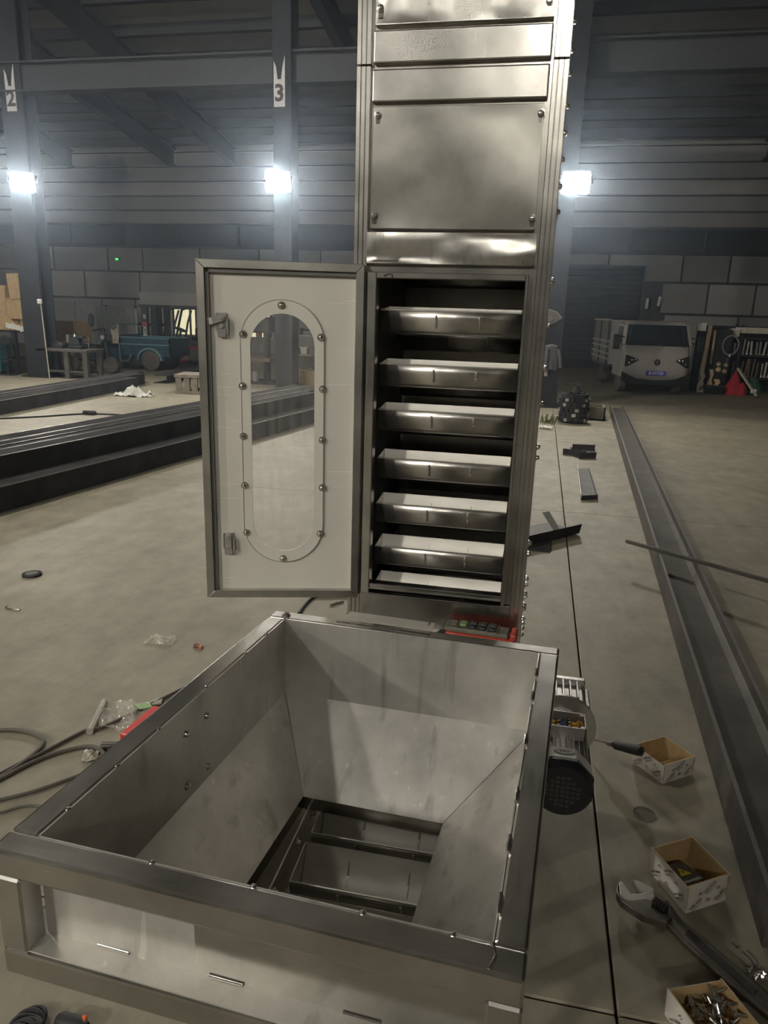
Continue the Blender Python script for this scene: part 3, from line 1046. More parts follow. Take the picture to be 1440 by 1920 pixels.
# upright wall plates inside the rim, then four sloping plates down to the throat
SZ = 0.676
TZ = 0.530
tBL, tBR, tFR, tFL = (0.1300, -0.6850), (0.4175, -0.6810), (0.4120, -1.02), (0.1200, -1.03)
def wallp(a, b, za, zb, name, m_, t=0.002):
    q = MB(HT)
    q.plate([(a[0], a[1], zb), (b[0], b[1], zb), (b[0], b[1], za), (a[0], a[1], za)], t)
    return q.build(name, m_, hp)
pl = wallp(iBL, iBR, RZ - 0.001, SZ, 'upright_plate', SSH)
pl = wallp(iFR, iFL, RZ - 0.001, SZ, 'upright_plate', SSH)
lw = wallp(iFL, iBL, RZ - 0.001, SZ, 'upright_plate', SSH)
wallp(iBR, iFR, RZ - 0.001, SZ, 'upright_plate', SSH)
for a, b, c, d in ((iBL, iBR, tBR, tBL), (iFR, iFL, tFL, tFR), (iFL, iBL, tBL, tFL), (iBR, iFR, tFR, tBR)):
    q = MB(HT)
    q.plate([(a[0], a[1], SZ), (b[0], b[1], SZ), (c[0], c[1], TZ), (d[0], d[1], TZ)], 0.002)
    q.build('sloping_plate', SSH, hp)
# weld beads along the seams
for a, b, r in (((*iBL, SZ), (*iBR, SZ), .0015), ((*iFL, SZ), (*iBL, SZ), .001), ((*iBR, SZ), (*iFR, SZ), .0012), ((*iBL, SZ), (*tBL, TZ), .0015), ((*iBR, SZ), (*tBR, TZ), .0012), ((*iBL, SZ), (*iBL, RZ), .0015), ((*iBR, SZ), (*iBR, RZ), .0012)):
    q = MB(HT)
    A, B = Vector(a), Vector(b)
    n = max(4, int((B - A).length / 0.02))
    q.tube([A.lerp(B, i / n) + Vector((0, 0, 0.0005 * (i % 2))) for i in range(n + 1)], r, 5)
    q.build('weld_bead', SSD, hp, smooth=60)
# collar of the throat
for a, b in ((tBL, tBR), (tBR, tFR), (tFR, tFL), (tFL, tBL)):
    q = MB(HT)
    q.plate([(a[0], a[1], TZ), (b[0], b[1], TZ), (b[0], b[1], 0.502), (a[0], a[1], 0.502)], 0.002)
    q.build('collar_plate', SSB, hp)
# bolts in the left plate
for b in ((0.866, 0.798), (0.930, 0.800), (0.866, 0.698), (0.934, 0.703)):
    y = -b[0]
    k = (y - iFL[1]) / (iBL[1] - iFL[1])
    x = iFL[0] + (iBL[0] - iFL[0]) * k
    MB(HT).lathe((x + 0.001, y, b[1]), (1, 0, 0), [(0, 0.0085), (0.0012, 0.0085), (0.0013, 0.0060), (0.004, 0.0058), (0.0065, 0.0035), (0.007, 0.001)], 12).build('bolt', CHROME, lw, smooth=40)
# rim screw, stitch welds and corner weld
MB(HT).lathe((0.030, -0.527, RZ), (0, 0, 1), [(0, 0.009), (0.0015, 0.009), (0.0016, 0.006), (0.005, 0.0055), (0.0065, 0.002)], 12).build('bolt', CHROME, hp, smooth=40)
for fx in (0.16, 0.29, 0.42, 0.52):
    MB(HT).lathe((fx, -1.2515, RZ), (0, 0, 1), [(0, 0.004), (0.0015, 0.003), (0.002, 0.0008)], 8).build('tack_weld', CHROME, hp, smooth=60)
for fy in (-0.63, -0.72, -0.86, -1.0, -1.1, -1.2):
    k = (fy - iFL[1]) / (iBL[1] - iFL[1])
    MB(HT).lathe((iFL[0] + (iBL[0] - iFL[0]) * k, fy, RZ), (0, 0, 1), [(0, 0.004), (0.0015, 0.003), (0.002, 0.0008)], 8).build('tack_weld', CHROME, hp, smooth=60)
    k = (fy - iFR[1]) / (iBR[1] - iFR[1])
    q = MB(HT)
    x = iFR[0] + (iBR[0] - iFR[0]) * k
    q.tube([(x - 0.001, fy + 0.02, RZ), (x, fy + 0.01, RZ + 0.0008), (x - 0.001, fy, RZ), (x, fy - 0.012, RZ + 0.0008)], 0.0028, 6)
    q.build('stitch_weld', SSD, hp, smooth=60)
q = MB(HT)
q.tube([(0.563, -1.252, RZ + 0.0003), (0.567, -1.266, RZ + 0.0004), (0.562, -1.284, RZ + 0.0003)], 0.0018, 6)
q.build('corner_weld', CHROME, hp, smooth=60)
# ledge inside the front of the frame and its upright closing plate
MB(HT).box(0.002, 0.562, -1.252, -1.2525, 0.70, 0.81).build('front_plate', SSB, hp)
MB(HT).box(-0.034, 0.596, -1.285, -1.2525, 0.7025, 0.7045).build('ledge', SSH, hp)
for fx in (0.075, 0.23, 0.40):
    MB(HT).tube([(fx, -1.2535, 0.7052), (fx + 0.045, -1.2535, 0.7052)], 0.0022, 6).build('stitch_weld', CHROME, hp, smooth=60)
# legs of the hopper down to the trough
for x in (0.062, 0.449):
    for y in (-0.60, -1.10):
        MB().box(x - 0.015, x + 0.015, y - 0.015, y + 0.015, 0.521, 0.60).build('bracket', SSV, hp)

# slotted plate lying along the back rail
a = (0.1329, -0.4579, 0.853)
sp = thing('slotted_plate', 'pale folded steel plate with two slots lying on the back rim of the hopper', 'plate', tuple(HT @ Vector((0.24, -0.5, RZ))))
x0, x1 = 0.1421, 0.3455
yb, yf = -0.470, -0.512
poly = [(x0, yf), (x1, yf), (x1, yb), (x1 - 0.009, yb), (x1 - 0.009, yb - 0.020), (x1 - 0.014, yb - 0.020), (x1 - 0.014, yb), (x0 + 0.014, yb), (x0 + 0.014, yb - 0.020), (x0 + 0.009, yb - 0.020), (x0 + 0.009, yb), (x0, yb)]
q = MB(HT)
q.prism(poly, (0, 0, RZ + 0.0006), (1, 0, 0), (0, 1, 0), (0, 0, 0.002))
q.build('slotted_flange', mat('pale_plate_steel', (0.60, 0.58, 0.53), rough=0.45, metal=0.6), sp)
MB(HT).box(x0, x1, yf - 0.014, yf, RZ + 0.0006, RZ + 0.0022).build('folded_edge', SSP, sp, bevel=0.0006)

# pendant control resting behind the rim
pa, pb = Vector((0.300, -0.062, 0.6205)), Vector((0.487, -0.075, 0.6205))
d = (pb - pa).normalized()
PT = Matrix.Translation(pa) @ Matrix.Rotation(math.atan2(d.y, d.x), 4, 'Z')
pc = thing('pendant_control', 'grimy red pendant control with black push buttons behind the hopper rim', 'control', tuple(pa))
L_ = (pb - pa).length
MB(PT).box(0, L_, -0.030, 0.030, 0.0, 0.034).build('body', REDD, pc, bevel=0.006, seg=2)
MB(PT).box(-0.002, L_ * 0.90, -0.026, 0.026, 0.034, 0.048).build('face', GREYB, pc, bevel=0.004, seg=2)
MB(PT).box(L_ * 0.93, L_ + 0.004, -0.028, 0.028, 0.030, 0.050).build('bumper', REDD, pc, bevel=0.005, seg=2)
MB(PT).box(0.010, 0.030, -0.016, 0.016, 0.048, 0.053).build('switch', GREYB, pc, bevel=0.003)
MB(PT).box(0.036, 0.056, -0.015, 0.015, 0.048, 0.056).build('button', GRN, pc, bevel=0.005, seg=2)
for k in range(3):
    for s in (-1, 1):
        MB(PT).box(0.064 + k * 0.026, 0.083 + k * 0.026, s * 0.0125 - 0.009, s * 0.0125 + 0.009, 0.048, 0.056).build('button', BLK, pc, bevel=0.004, seg=2)
for k in range(5):
    MB(PT).box(0.0325 + k * 0.0265, 0.0345 + k * 0.0265, -0.027, 0.027, 0.047, 0.051).build('divider', GREYB, pc)
MB(PT).tube([(0.0, 0.0, 0.018), (-0.015, -0.004, 0.022), (-0.026, -0.012, 0.012), (-0.025, -0.030, 0.006), (-0.010, -0.05, 0.004)], 0.006, 8).build('cable', BLKR, pc, smooth=60)

# ================================================================ gear motor on the right of the trough
gm = thing('gear_motor', 'silver gear motor with open terminal box and black fan cover beside the hopper', 'motor', (0.62, -0.2, 0.33))
mx, mz = 0.622, 0.430
M2 = MB().lathe((mx, -0.120, mz), (0, 1, 0), [(0, 0.094), (0.010, 0.094), (0.012, 0.090), (0.020, 0.070)], 36)
M2.build('flange', ALU, gm, smooth=35)
g2 = MB().box(mx - 0.060, mx + 0.060, -0.095, 0.02, 0.350, 0.498)
gb = g2.build('gearbox', ALU, gm, bevel=0.006, seg=2)
for k in range(6):
    MB().box(mx - 0.056 + k * 0.019, mx - 0.050 + k * 0.019, -0.088, 0.01, 0.498, 0.507).build('fin', ALU, gb, bevel=0.001)
MB().box(mx - 0.066, mx + 0.066, 0.005, 0.028, 0.340, 0.508).build('end_cover', ALU, gm, bevel=0.004)
MB().box(mx + 0.060, mx + 0.075, -0.10, 0.0, 0.37, 0.49).build('side_cover', ALU, gm, bevel=0.004)
MB().cyl((0.482, -0.05, mz), (mx - 0.060, -0.05, mz), 0.022, n=16).build('drive_shaft', CHROME, gm, smooth=40)
bd = MB().cyl((mx, -0.325, mz), (mx, -0.120, mz), 0.058, n=28).build('stator_body', ALU, gm, smooth=40)
for k in range(26):
    a = 2 * PI * k / 26
    MB().bar((mx + 0.062 * math.cos(a), -0.322, mz + 0.062 * math.sin(a)), (mx + 0.062 * math.cos(a), -0.135, mz + 0.062 * math.sin(a)), 0.004, 0.012, up=(math.cos(a), 0, math.sin(a))).build('cooling_fin', ALU, bd, bevel=0.001)
# terminal box, lid off
tb = MB()
bx0, bx1, by0, by1, bz0, bz1 = mx - 0.053, mx + 0.053, -0.268, -0.192, 0.484, 0.520
tb.box(bx0, bx1, by0, by1, bz0, bz0 + 0.003)
tb.box(bx0, bx0 + 0.004, by0, by1, bz0, bz1).box(bx1 - 0.004, bx1, by0, by1, bz0, bz1).box(bx0, bx1, by0, by0 + 0.004, bz0, bz1).box(bx0, bx1, by1 - 0.004, by1, bz0, bz1)
for cx in (bx0 + 0.008, bx1 - 0.008):
    for cy_ in (by0 + 0.008, by1 - 0.008):
        tb.box(cx - 0.006, cx + 0.006, cy_ - 0.006, cy_ + 0.006, bz0, bz1 - 0.001)
tbo = tb.build('terminal_box', ALU, gm, bevel=0.0008)
MB().box(mx - 0.018, mx + 0.018, by0 + 0.012, by1 - 0.012, bz0 + 0.003, bz0 + 0.014).build('terminal_block', WIREB, tbo)
for s in (-1, 1):
    for k in range(3):
        yk = by0 + 0.019 + k * 0.016
        MB().cyl((mx + s * 0.013, yk, bz0 + 0.014), (mx + s * 0.013, yk, bz0 + 0.030), 0.0035, n=8).cyl((mx + s * 0.013, yk, bz0 + 0.018), (mx + s * 0.013, yk, bz0 + 0.022), 0.006, n=6).build('stud', BRASS, tbo, smooth=40)
        MB().box(mx + s * 0.030 - 0.010, mx + s * 0.030 + 0.010, yk - 0.004, yk + 0.004, bz0 + 0.014, bz0 + 0.021).build('cable_lug', WIREY, tbo, bevel=0.002)
MB().tube([(mx + 0.03, -0.222, bz0 + 0.02), (mx + 0.036, -0.220, bz0 + 0.028), (mx + 0.044, -0.222, bz0 + 0.026), (mx + 0.049, -0.226, bz0 + 0.014)], 0.0025, 6).build('wire', WIREY, tbo, smooth=60)
MB().tube([(mx + 0.03, -0.236, bz0 + 0.016), (mx + 0.040, -0.237, bz0 + 0.022), (mx + 0.048, -0.234, bz0 + 0.012)], 0.0025, 6).build('wire', WIRER, tbo, smooth=60)
MB().tube([(mx - 0.03, -0.212, bz0 + 0.016), (mx - 0.042, -0.210, bz0 + 0.020), (mx - 0.050, -0.216, bz0 + 0.010)], 0.0025, 6).build('wire', WIRER, tbo, smooth=60)
# rear shield with an oval badge, then the black fan cover and its grille
oc = [(0.071 * math.cos(PI / 8 + k * PI / 4) * 1.04, 0.071 * math.sin(PI / 8 + k * PI / 4) * 1.04) for k in range(8)]
MB().prism(oc, (mx, -0.368, mz), (1, 0, 0), (0, 0, 1), (0, 0.046, 0)).build('rear_shield', ALUW, gm, bevel=0.003)
fc = MB().prism([(a * 1.02, b * 1.02) for a, b in oc], (mx, -0.380, mz), (1, 0, 0), (0, 0, 1), (0, 0.0115, 0))
fc.lathe((mx, -0.380, mz), (0, -1, 0), [(0, 0.072), (0.010, 0.070), (0.018, 0.063), (0.0195, 0.050), (0.020, 0.001)], 32)
fco = fc.build('fan_cover', BLK, gm, smooth=30)
GRILL = mat('grille_grey', (0.05, 0.05, 0.052), rough=0.5)
for i in range(-3, 4):
    for j in range(-3, 4):
        if i * i + j * j < 11:
            MB().box(mx + i * 0.012 - 0.0042, mx + i * 0.012 + 0.0042, -0.4008, -0.3995, mz + j * 0.012 - 0.0042, mz + j * 0.012 + 0.0042).build('grille_hole', GRILL, fco)
bz = mz + 0.0682
bad = MB().prism([(0.024 * math.cos(2 * PI * k / 24), 0.0095 * math.sin(2 * PI * k / 24)) for k in range(24)], (mx, -0.345, bz + 0.0002), (1, 0, 0), (0, 1, 0), (0, 0, 0.0012)).build('badge', INK, gm)
MB().prism([(0.0222 * math.cos(2 * PI * k / 24), 0.0082 * math.sin(2 * PI * k / 24)) for k in range(24)], (mx, -0.345, bz + 0.0014), (1, 0, 0), (0, 1, 0), (0, 0, 0.0004)).build('badge_face', mat('badge_grey', (0.36, 0.35, 0.34), rough=0.4), bad)
text('· R B E ·', INK, 0.0095, (mx, -0.345, bz + 0.0020), (1, 0, 0), (0, 1, 0), 0.0, bad, 'badge_letters', bold=0.0002)
MB().box(0.481, mx - 0.045, -0.09, -0.02, 0.40, 0.415).box(0.481, 0.489, -0.09, -0.02, 0.36, 0.46).build('mount', SSV, gm)


# ================================================================ steel stock on the floor
use(FARM)
def hbeam(a, b, h, w, tf, tw, lying, m_, label, group=None, z0=0.0, name='steel_channel'):
    """H section from a to b"""
    t = thing(name, label, 'beam', ((a[0] + b[0]) / 2, (a[1] + b[1]) / 2, z0), group)
    t['kind'] = 'thing'
    A, B = Vector((a[0], a[1], z0)), Vector((b[0], b[1], z0))
    if lying:
        MB().channel([(-w / 2, 0), (-w / 2 + tf, 0), (-w / 2 + tf, h), (-w / 2, h)], A, B).build('flange', m_, t, bevel=0.002)
        MB().channel([(w / 2 - tf, 0), (w / 2, 0), (w / 2, h), (w / 2 - tf, h)], A, B).build('flange', m_, t, bevel=0.002)
        MB().channel([(-w / 2 + tf, h * .42), (w / 2 - tf - 0.02, h * .42), (w / 2 - tf, h * .42 - 0.012), (w / 2 - tf, h * .42 + 0.034), (w / 2 - tf - 0.022, h * .42 + tw), (-w / 2 + tf, h * .42 + tw)], A, B).build('web', m_, t)
    else:
        MB().channel([(-w / 2, 0), (w / 2, 0), (w / 2, tf), (-w / 2, tf)], A, B).build('flange', m_, t, bevel=0.003)
        MB().channel([(-w / 2, h - tf), (w / 2, h - tf), (w / 2, h), (-w / 2, h)], A, B).build('flange', m_, t, bevel=0.003)
        MB().channel([(w / 2 - tw - 0.002, tf), (w / 2 - 0.002, tf), (w / 2 - 0.002, h - tf), (w / 2 - tw - 0.002, h - tf)], A, B).build('web', m_, t)
    if not lying:  # thin pale strips stand in for light catching the edges
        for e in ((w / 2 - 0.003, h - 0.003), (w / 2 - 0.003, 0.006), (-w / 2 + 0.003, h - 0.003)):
            MB().channel([(e[0] - .0035, e[1] - .0035), (e[0] + .0040, e[1] - .0035), (e[0] + .0040, e[1] + .0040), (e[0] - .0035, e[1] + .0040)], A, B).build('edge_highlight', EDGEHI, t)
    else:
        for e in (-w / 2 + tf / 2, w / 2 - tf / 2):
            MB().channel([(e - tf / 2, h - .002), (e + tf / 2, h - .002), (e + tf / 2, h + .0008), (e - tf / 2, h + .0008)], A, B).build('edge_highlight', EDGEHI, t)
    return t
dx, dy = 0.049, 0.9988
ox, oy = 1.153 + 0.9988 * 0.132, 0.44 - 0.049 * 0.132
hbeam((ox - dx * 0.73, oy - dy * 0.73), (ox + dx * 10.3, oy + dy * 10.3), 0.14, 0.21, 0.012, 0.010, True, GREYST, 'long grey steel beam lying along the floor at the right')
# black channels in two stacks on the left
u = Vector((0.150, 0.9887, 0))
nrm = Vector((-0.9887, 0.150, 0))
base = Vector((-3.219, 2.467, 0))
def stock(off, z0, lo, hi, h, w, label, grp):
    a = base + nrm * (off + w / 2) + u * lo
    b = base + nrm * (off + w / 2) + u * hi
    return hbeam((a.x, a.y), (b.x, b.y), h, w, 0.012, 0.010, False, BLACKST, label, None, z0)
stock(0.0, 0.0, -1.2, 6.1, 0.20, 0.195, 'nearest black steel beam of the left stack, on the floor in front', 'x')
stock(0.205, 0.0, -1.2, 6.0, 0.185, 0.20, 'black steel beam on the floor under the upper beam of the left stack', 'x')
stock(0.205, 0.186, -1.2, 5.6, 0.185, 0.20, 'black steel beam lying on top of another in the left stack', 'x')
stock(0.420, 0.0, -1.2, 6.2, 0.36, 0.10, 'tall black steel beam third from the front of the left stack', 'x')
stock(0.535, 0.0, -1.2, 6.3, 0.37, 0.15, 'tall black steel beam fourth from the front of the left stack', 'x')
stock(0.700, 0.0, -0.6, 6.4, 0.37, 0.22, 'rearmost tall black steel beam of the left stack', 'x')
u = Vector((-0.055, 0.9985, 0))
nrm = Vector((-0.9985, -0.055, 0))
base = Vector((-6.503, 6.549, 0))
stock(0.0, 0.0, -2.5, 3.9, 0.20, 0.20, 'front black steel beam of the far left stack behind the plastic bag', 'x')
stock(0.215, 0.0, -2.5, 4.6, 0.215, 0.20, 'middle black steel beam of the far left stack', 'x')
stock(0.430, 0.0, -2.5, 5.0, 0.215, 0.20, 'rear black steel beam of the far left stack', 'x')
stock(-0.1, 0.0, 4.9, 8.5, 0.16, 0.30, 'short dark steel beam beyond the far left stack by the pallet', 'x')

# square rod across the grey beam
t = thing('square_rod', 'thin dark square steel rod lying across the grey beam', 'rod', (1.6, 2.3, 0.14))
MB().bar((1.115, 2.655, 0.151), (2.6, 1.50, 0.151), 0.021, 0.021).build('bar', GREYST, t, bevel=0.002)
MB().bar((1.108, 2.661, 0.151), (1.117, 2.654, 0.151), 0.016, 0.016).build('cut_end', RUST, t)

# offcuts beyond the tower on the right
t = thing('bent_sheet', 'dark bent sheet metal piece beside the tower foot', 'offcut', (0.68, 3.1, 0))
q0, q1, q2, q3 = Vector((0.30, 2.60, 0.012)), Vector((0.862, 3.24, 0.012)), Vector((0.66, 3.46, 0.012)), Vector((0.12, 2.85, 0.012))
MB().plate([q0, q1, q2, q3], 0.004).build('floor_leaf', GREYST, t)
MB().plate([q0 + Vector((0, 0, 0.0)), q1, q1 + Vector((0.01, -0.03, 0.075)), q0 + Vector((0.01, -0.03, 0.075))], 0.004).build('upright_leaf', BLACKST, t)
MB().plate([q1 + Vector((-0.16, -0.13, 0.006)), q1 + Vector((-0.12, -0.085, 0.006)), q1 + Vector((-0.22, 0.03, 0.13)), q1 + Vector((-0.27, -0.02, 0.13))], 0.004).build('side_leaf', mat('pale_zinc', (0.5, 0.5, 0.48), rough=0.4, metal=0.6), t)
MB().box(0.2, 0.66, 2.75, 3.2, 0.0, 0.012).build('packing', BLACKST, t)
t = thing('shallow_tray', 'shallow bent steel tray lying on the slab beyond the tower', 'tray', (1.0, 5.0, 0))
MB().plate([(0.925, 4.29, 0.004), (1.060, 4.36, 0.004), (1.062, 5.66, 0.004), (0.950, 5.63, 0.004)], 0.004).build('base', GREYST, t)
MB().plate([(0.925, 4.29, 0.004), (0.950, 5.63, 0.004), (0.946, 5.63, 0.05), (0.921, 4.29, 0.05)], 0.004).build('side', SSP, t)
MB().plate([(0.925, 4.29, 0.004), (1.060, 4.36, 0.004), (1.064, 4.345, 0.045), (0.929, 4.275, 0.045)], 0.004).build('end', BLACKST, t)
MB().plate([(1.060, 4.36, 0.004), (1.062, 5.66, 0.004), (1.066, 5.66, 0.018), (1.064, 4.36, 0.018)], 0.004).build('side', GREYST, t)
for k, (x, y, a, L, lab) in enumerate(((1.06, 6.86, 0.15, 0.26, 'dark bent steel offcut farthest from the viewer beyond the tray'),
                                      (0.95, 6.47, -0.25, 0.22, 'dark bent steel offcut at the left beyond the tray'),
                                      (1.06, 6.33, 0.45, 0.20, 'dark bent steel offcut nearest the tray'))):
    t = thing('steel_offcut', lab, 'offcut', (x, y, 0))
    T = Matrix.Translation((x, y, 0)) @ Matrix.Rotation(a, 4, 'Z')
    MB(T).box(-L / 2, L / 2, -0.06, 0.06, 0, 0.008).build('leaf', BLACKST, t)
    MB(T).plate([(-L / 2, -0.06, 0.006), (L / 2, -0.06, 0.006), (L / 2, -0.07, 0.07), (-L / 2, -0.07, 0.07)], 0.008).build('leaf', BLACKST, t)
    MB(T).plate([(L / 2 - 0.03, -0.06, 0.006), (L / 2, 0.06, 0.006), (L / 2 + 0.02, 0.05, 0.06), (L / 2, -0.05, 0.06)], 0.006).build('leaf', GREYST, t)

# basket of chain links with a valve on it
t = thing('chain_basket', 'round dark basket heaped with steel chain beyond the offcuts', 'basket', (1.03, 9.2, 0))
rr = random.Random(5)
MB().lathe((1.03, 9.2, 0.02), (0, 0, 1), [(0, 0.19), (0.03, 0.205), (0.30, 0.195), (0.40, 0.20), (0.40, 0.15)], 20).build('drum', BLACKST, t)
for k in range(5):
    for j in range(18):
        a = 2 * PI * (j + 0.5 * (k % 2)) / 18
        r = 0.208 - 0.004 * (k % 2)
        z = 0.05 + k * 0.072
        T = Matrix.Translation((1.03 + r * math.cos(a), 9.2 + r * math.sin(a), z)) @ Matrix.Rotation(a, 4, 'Z')
        if math.sin(a) < 0.35:
            MB(T).box(-0.012, 0.014, -0.028, 0.028, -0.022, 0.022).cyl((0.012, -0.015, 0), (0.020, -0.015, 0), 0.009, n=6).cyl((0.012, 0.015, 0), (0.020, 0.015, 0), 0.009, n=6).build('chain_link', BLACKST if (j * 3 + k * 5) % 4 else SSK, t)
for k in range(14):
    a, r = rr.uniform(0, 6.28), rr.uniform(0, .17)
    MB().obox((1.03 + r * math.cos(a), 9.2 + r * math.sin(a), 0.43), (0.07, 0.04, 0.03), rr.uniform(0, 3), rr.uniform(-.3, .3)).build('chain_link', BLACKST, t)
t2 = thing('valve_fitting', 'small dark cone shaped fitting standing on the chain basket', 'fitting', (1.06, 9.22, 0.44))
MB().lathe((1.06, 9.22, 0.445), (0, 0, 1), [(0, 0.075), (0.02, 0.07), (0.07, 0.03), (0.085, 0.02), (0.10, 0.04), (0.11, 0.012)], 14).build('cone', BLACKST, t2, smooth=40)
MB().bar((1.0, 9.2, 0.555), (1.09, 9.24, 0.56), 0.02, 0.012).build('lever', BLACKST, t2)
t = thing('carton_tray', 'low dusty wooden crate behind the chain basket', 'crate', (1.25, 9.7, 0))
MB().box(0.98, 1.52, 9.55, 9.95, 0.0, 0.02).box(0.98, 1.52, 9.55, 9.57, 0, 0.20).box(0.98, 1.0, 9.55, 9.95, 0, 0.2).box(1.5, 1.52, 9.55, 9.95, 0, 0.2).box(0.98, 1.52, 9.93, 9.95, 0, 0.2).build('crate_body', mat('dusty_wood', (0.20, 0.18, 0.14), rough=0.9), t)
t = thing('crumpled_sack', 'dusty flattened sack beside the far end of the grey beam', 'sack', (1.55, 10.2, 0))
rr = random.Random(11)
MB().sheet(8, 6, lambda a, b: (1.14 + a * .42, 9.95 + b * .5, 0.01 + 0.06 * abs(math.sin(5 * a + 2 * b)) + 0.03 * math.sin(11 * a * b) ** 2)).build('cloth', PAPER, t, solid=0.006)
# weeds and litter at the foot of the column
t = thing('weed_clump', 'small pale green weed clump at the tower edge by the column', 'plant', (0.66, 8.9, 0))
rr = random.Random(4)
for k in range(30):
    a, r = rr.uniform(0, 6.28), rr.uniform(0.02, .16)
    h = rr.uniform(0.03, .15)
    x, y = 0.66 + r * math.cos(a) * .8, 8.9 + r * math.sin(a)
    lx, ly = rr.uniform(-.05, .05), rr.uniform(-.04, .04)
    MB().plate([(x, y, 0), (x + 0.008, y + .004, 0), (x + 0.016 + lx * .6, y + ly * .6, h * .7), (x - 0.004 + lx * .6, y + ly * .6, h * .7)], 0.0015).plate([(x + 0.016 + lx * .6, y + ly * .6, h * .7), (x - 0.004 + lx * .6, y + ly * .6, h * .7), (x + lx, y + ly, h), (x + .004 + lx, y + ly, h)], 0.0015).build('leaf', LEAF, t)
for k, (x, y) in enumerate(((0.60, 8.35), (0.68, 8.30))):
    q = thing('litter_scrap', ('crumpled white scrap nearest the tower edge by the weeds', 'crumpled white scrap right of another by the weeds')[k], 'litter', (x, y, 0))
    MB().sheet(5, 5, lambda a, b: (x - .05 + a * .1, y - .05 + b * .1, 0.004 + 0.04 * abs(math.sin(7 * a + 3 * b + k)))).build('scrap', WHITE, q, solid=0.002)

# ================================================================ white boxes, tools and bolts on the right
def carton(name, label, b0, b1, b3, h, sag=0.0, inks=1, seed=0):
    """open topped box: floor corners b0 (near), b1 (right), b3 (left), height h"""
    b0, b1, b3 = Vector((*b0, 0)), Vector((*b1, 0)), Vector((*b3, 0))
    e1, e3 = b1 - b0, b3 - b0
    b2 = b1 + e3
    ctr = (b0 + b2) / 2
    t = thing(name, label, 'box', (ctr.x, ctr.y, 0))
    up = Vector((0, 0, h))
    cs = [b0, b1, b2, b3]
    th_ = 0.003
    MB().plate([b0, b1, b2, b3], th_).build('bottom', CARDIN, t)
    for i in range(4):
        a, b = cs[i], cs[(i + 1) % 4]
        n = (b - a).cross(Vector((0, 0, 1))).normalized()
        fl_ = 0.004 * (1 if i % 2 else -1)
        MB().hexa([a, b, b - n * th_, a - n * th_, a + up + n * fl_, b + up + n * fl_, b + up - n * (th_ - fl_), a + up - n * (th_ - fl_)]).build('side', CARDIN, t)
        MB().hexa([a + n * 0.0006, b + n * 0.0006, b, a, a + up + n * (fl_ + 0.0006), b + up + n * (fl_ + 0.0006), b + up + n * fl_, a + up + n * fl_]).build('printed_paper', PRINT, t)
    rr = random.Random(seed)
    for (a, b) in ((b0, b1), (b3, b0)):
        d = (b - a).normalized()
        W_ = (b - a).length
        n = d.cross(Vector((0, 0, 1))).normalized()
        ang = 0.62
        uu = d * math.cos(ang) + Vector((0, 0, 1)) * math.sin(ang)
        vv = -d * math.sin(ang) + Vector((0, 0, 1)) * math.cos(ang)
        for (fx, fz, w1, w2) in ((0.22, 0.26, 'Leefs BEAR', 'RINGS CO'), (0.52, 0.78, 'Leefs BEAR', 'RINGS CO'), (0.82, 0.36, 'Leefs BEAR', 'RINGS CO')):
            p_ = a + d * W_ * fx + Vector((0, 0, h * fz)) + n * 0.0045
            s = 0.0095 * min(1, W_ / 0.12)
            text(w1, INK, s, p_ + vv * 0.005, uu, vv, 0.0, t, 'print_line', bold=0.0002)
            text(w2, INK, s * .8, p_ - vv * 0.005, uu, vv, 0.0, t, 'print_line', bold=0.0001)
        for (fx, fz) in ((0.28, 0.62), (0.72, 0.66), (0.50, 0.28)):
            p_ = a + d * W_ * fx + Vector((0, 0, h * fz)) + n * 0.005
            for k in range(3):
                MB().bar(p_ + d * (0.004 * k - 0.005) + Vector((0, 0, 0.003 * (k % 2))), p_ + d * (0.004 * k - 0.002) + Vector((0, 0, 0.007 + 0.003 * (k % 2))), 0.0016, 0.0004, up=tuple(n)).build('print_mark', INK, t)
    return t
carton('bolt_box', 'small white printed box with a few bolts beside the screwdriver', (1.004, 0.341), (1.110, 0.420), (0.918, 0.452), 0.068, seed=1)
carton('sticker_box', 'white printed box holding a dark part with a yellow sticker, beside the wrench', (0.978, -0.222), (1.090, -0.150), (0.905, -0.085), 0.080, seed=2)
carton('bolt_box', 'open white box full of bolts at the bottom right corner', (0.960, -0.690), (1.075, -0.640), (0.880, -0.535), 0.075, seed=3)
t = thing('cover_block', 'dark grey cover with a yellow shock-warning triangle inside a white box', 'cover', (1.0, -0.09, 0.004))
MB().hexa([(0.925, -0.105, 0.004), (0.985, -0.180, 0.004), (1.045, -0.135, 0.004), (0.990, -0.060, 0.004), (0.930, -0.100, 0.034), (0.982, -0.170, 0.046), (1.038, -0.132, 0.046), (0.988, -0.066, 0.034)]).build('shell', mat('cover_grey', (0.11, 0.10, 0.09), rough=0.5), t, bevel=0.003)
O_, U_, V_ = Vector((0.984, -0.120, 0.0412)), Vector((0.83, 0.53, 0.0)).normalized(), Vector((-0.55, 0.80, -0.16)).normalized()
MB().prism([(-0.017, -0.012), (0.017, -0.012), (0.0, 0.018)], O_, U_, V_, U_.cross(V_) * 0.0012).build('sticker', YEL, t)
MB().prism([(0.001, 0.009), (-0.005, -0.001), (0.0, -0.001), (-0.002, -0.008), (0.005, 0.001), (0.0005, 0.001)], O_ + U_.cross(V_) * 0.0014, U_, V_, U_.cross(V_) * 0.0003).build('bolt_symbol', INK, t)
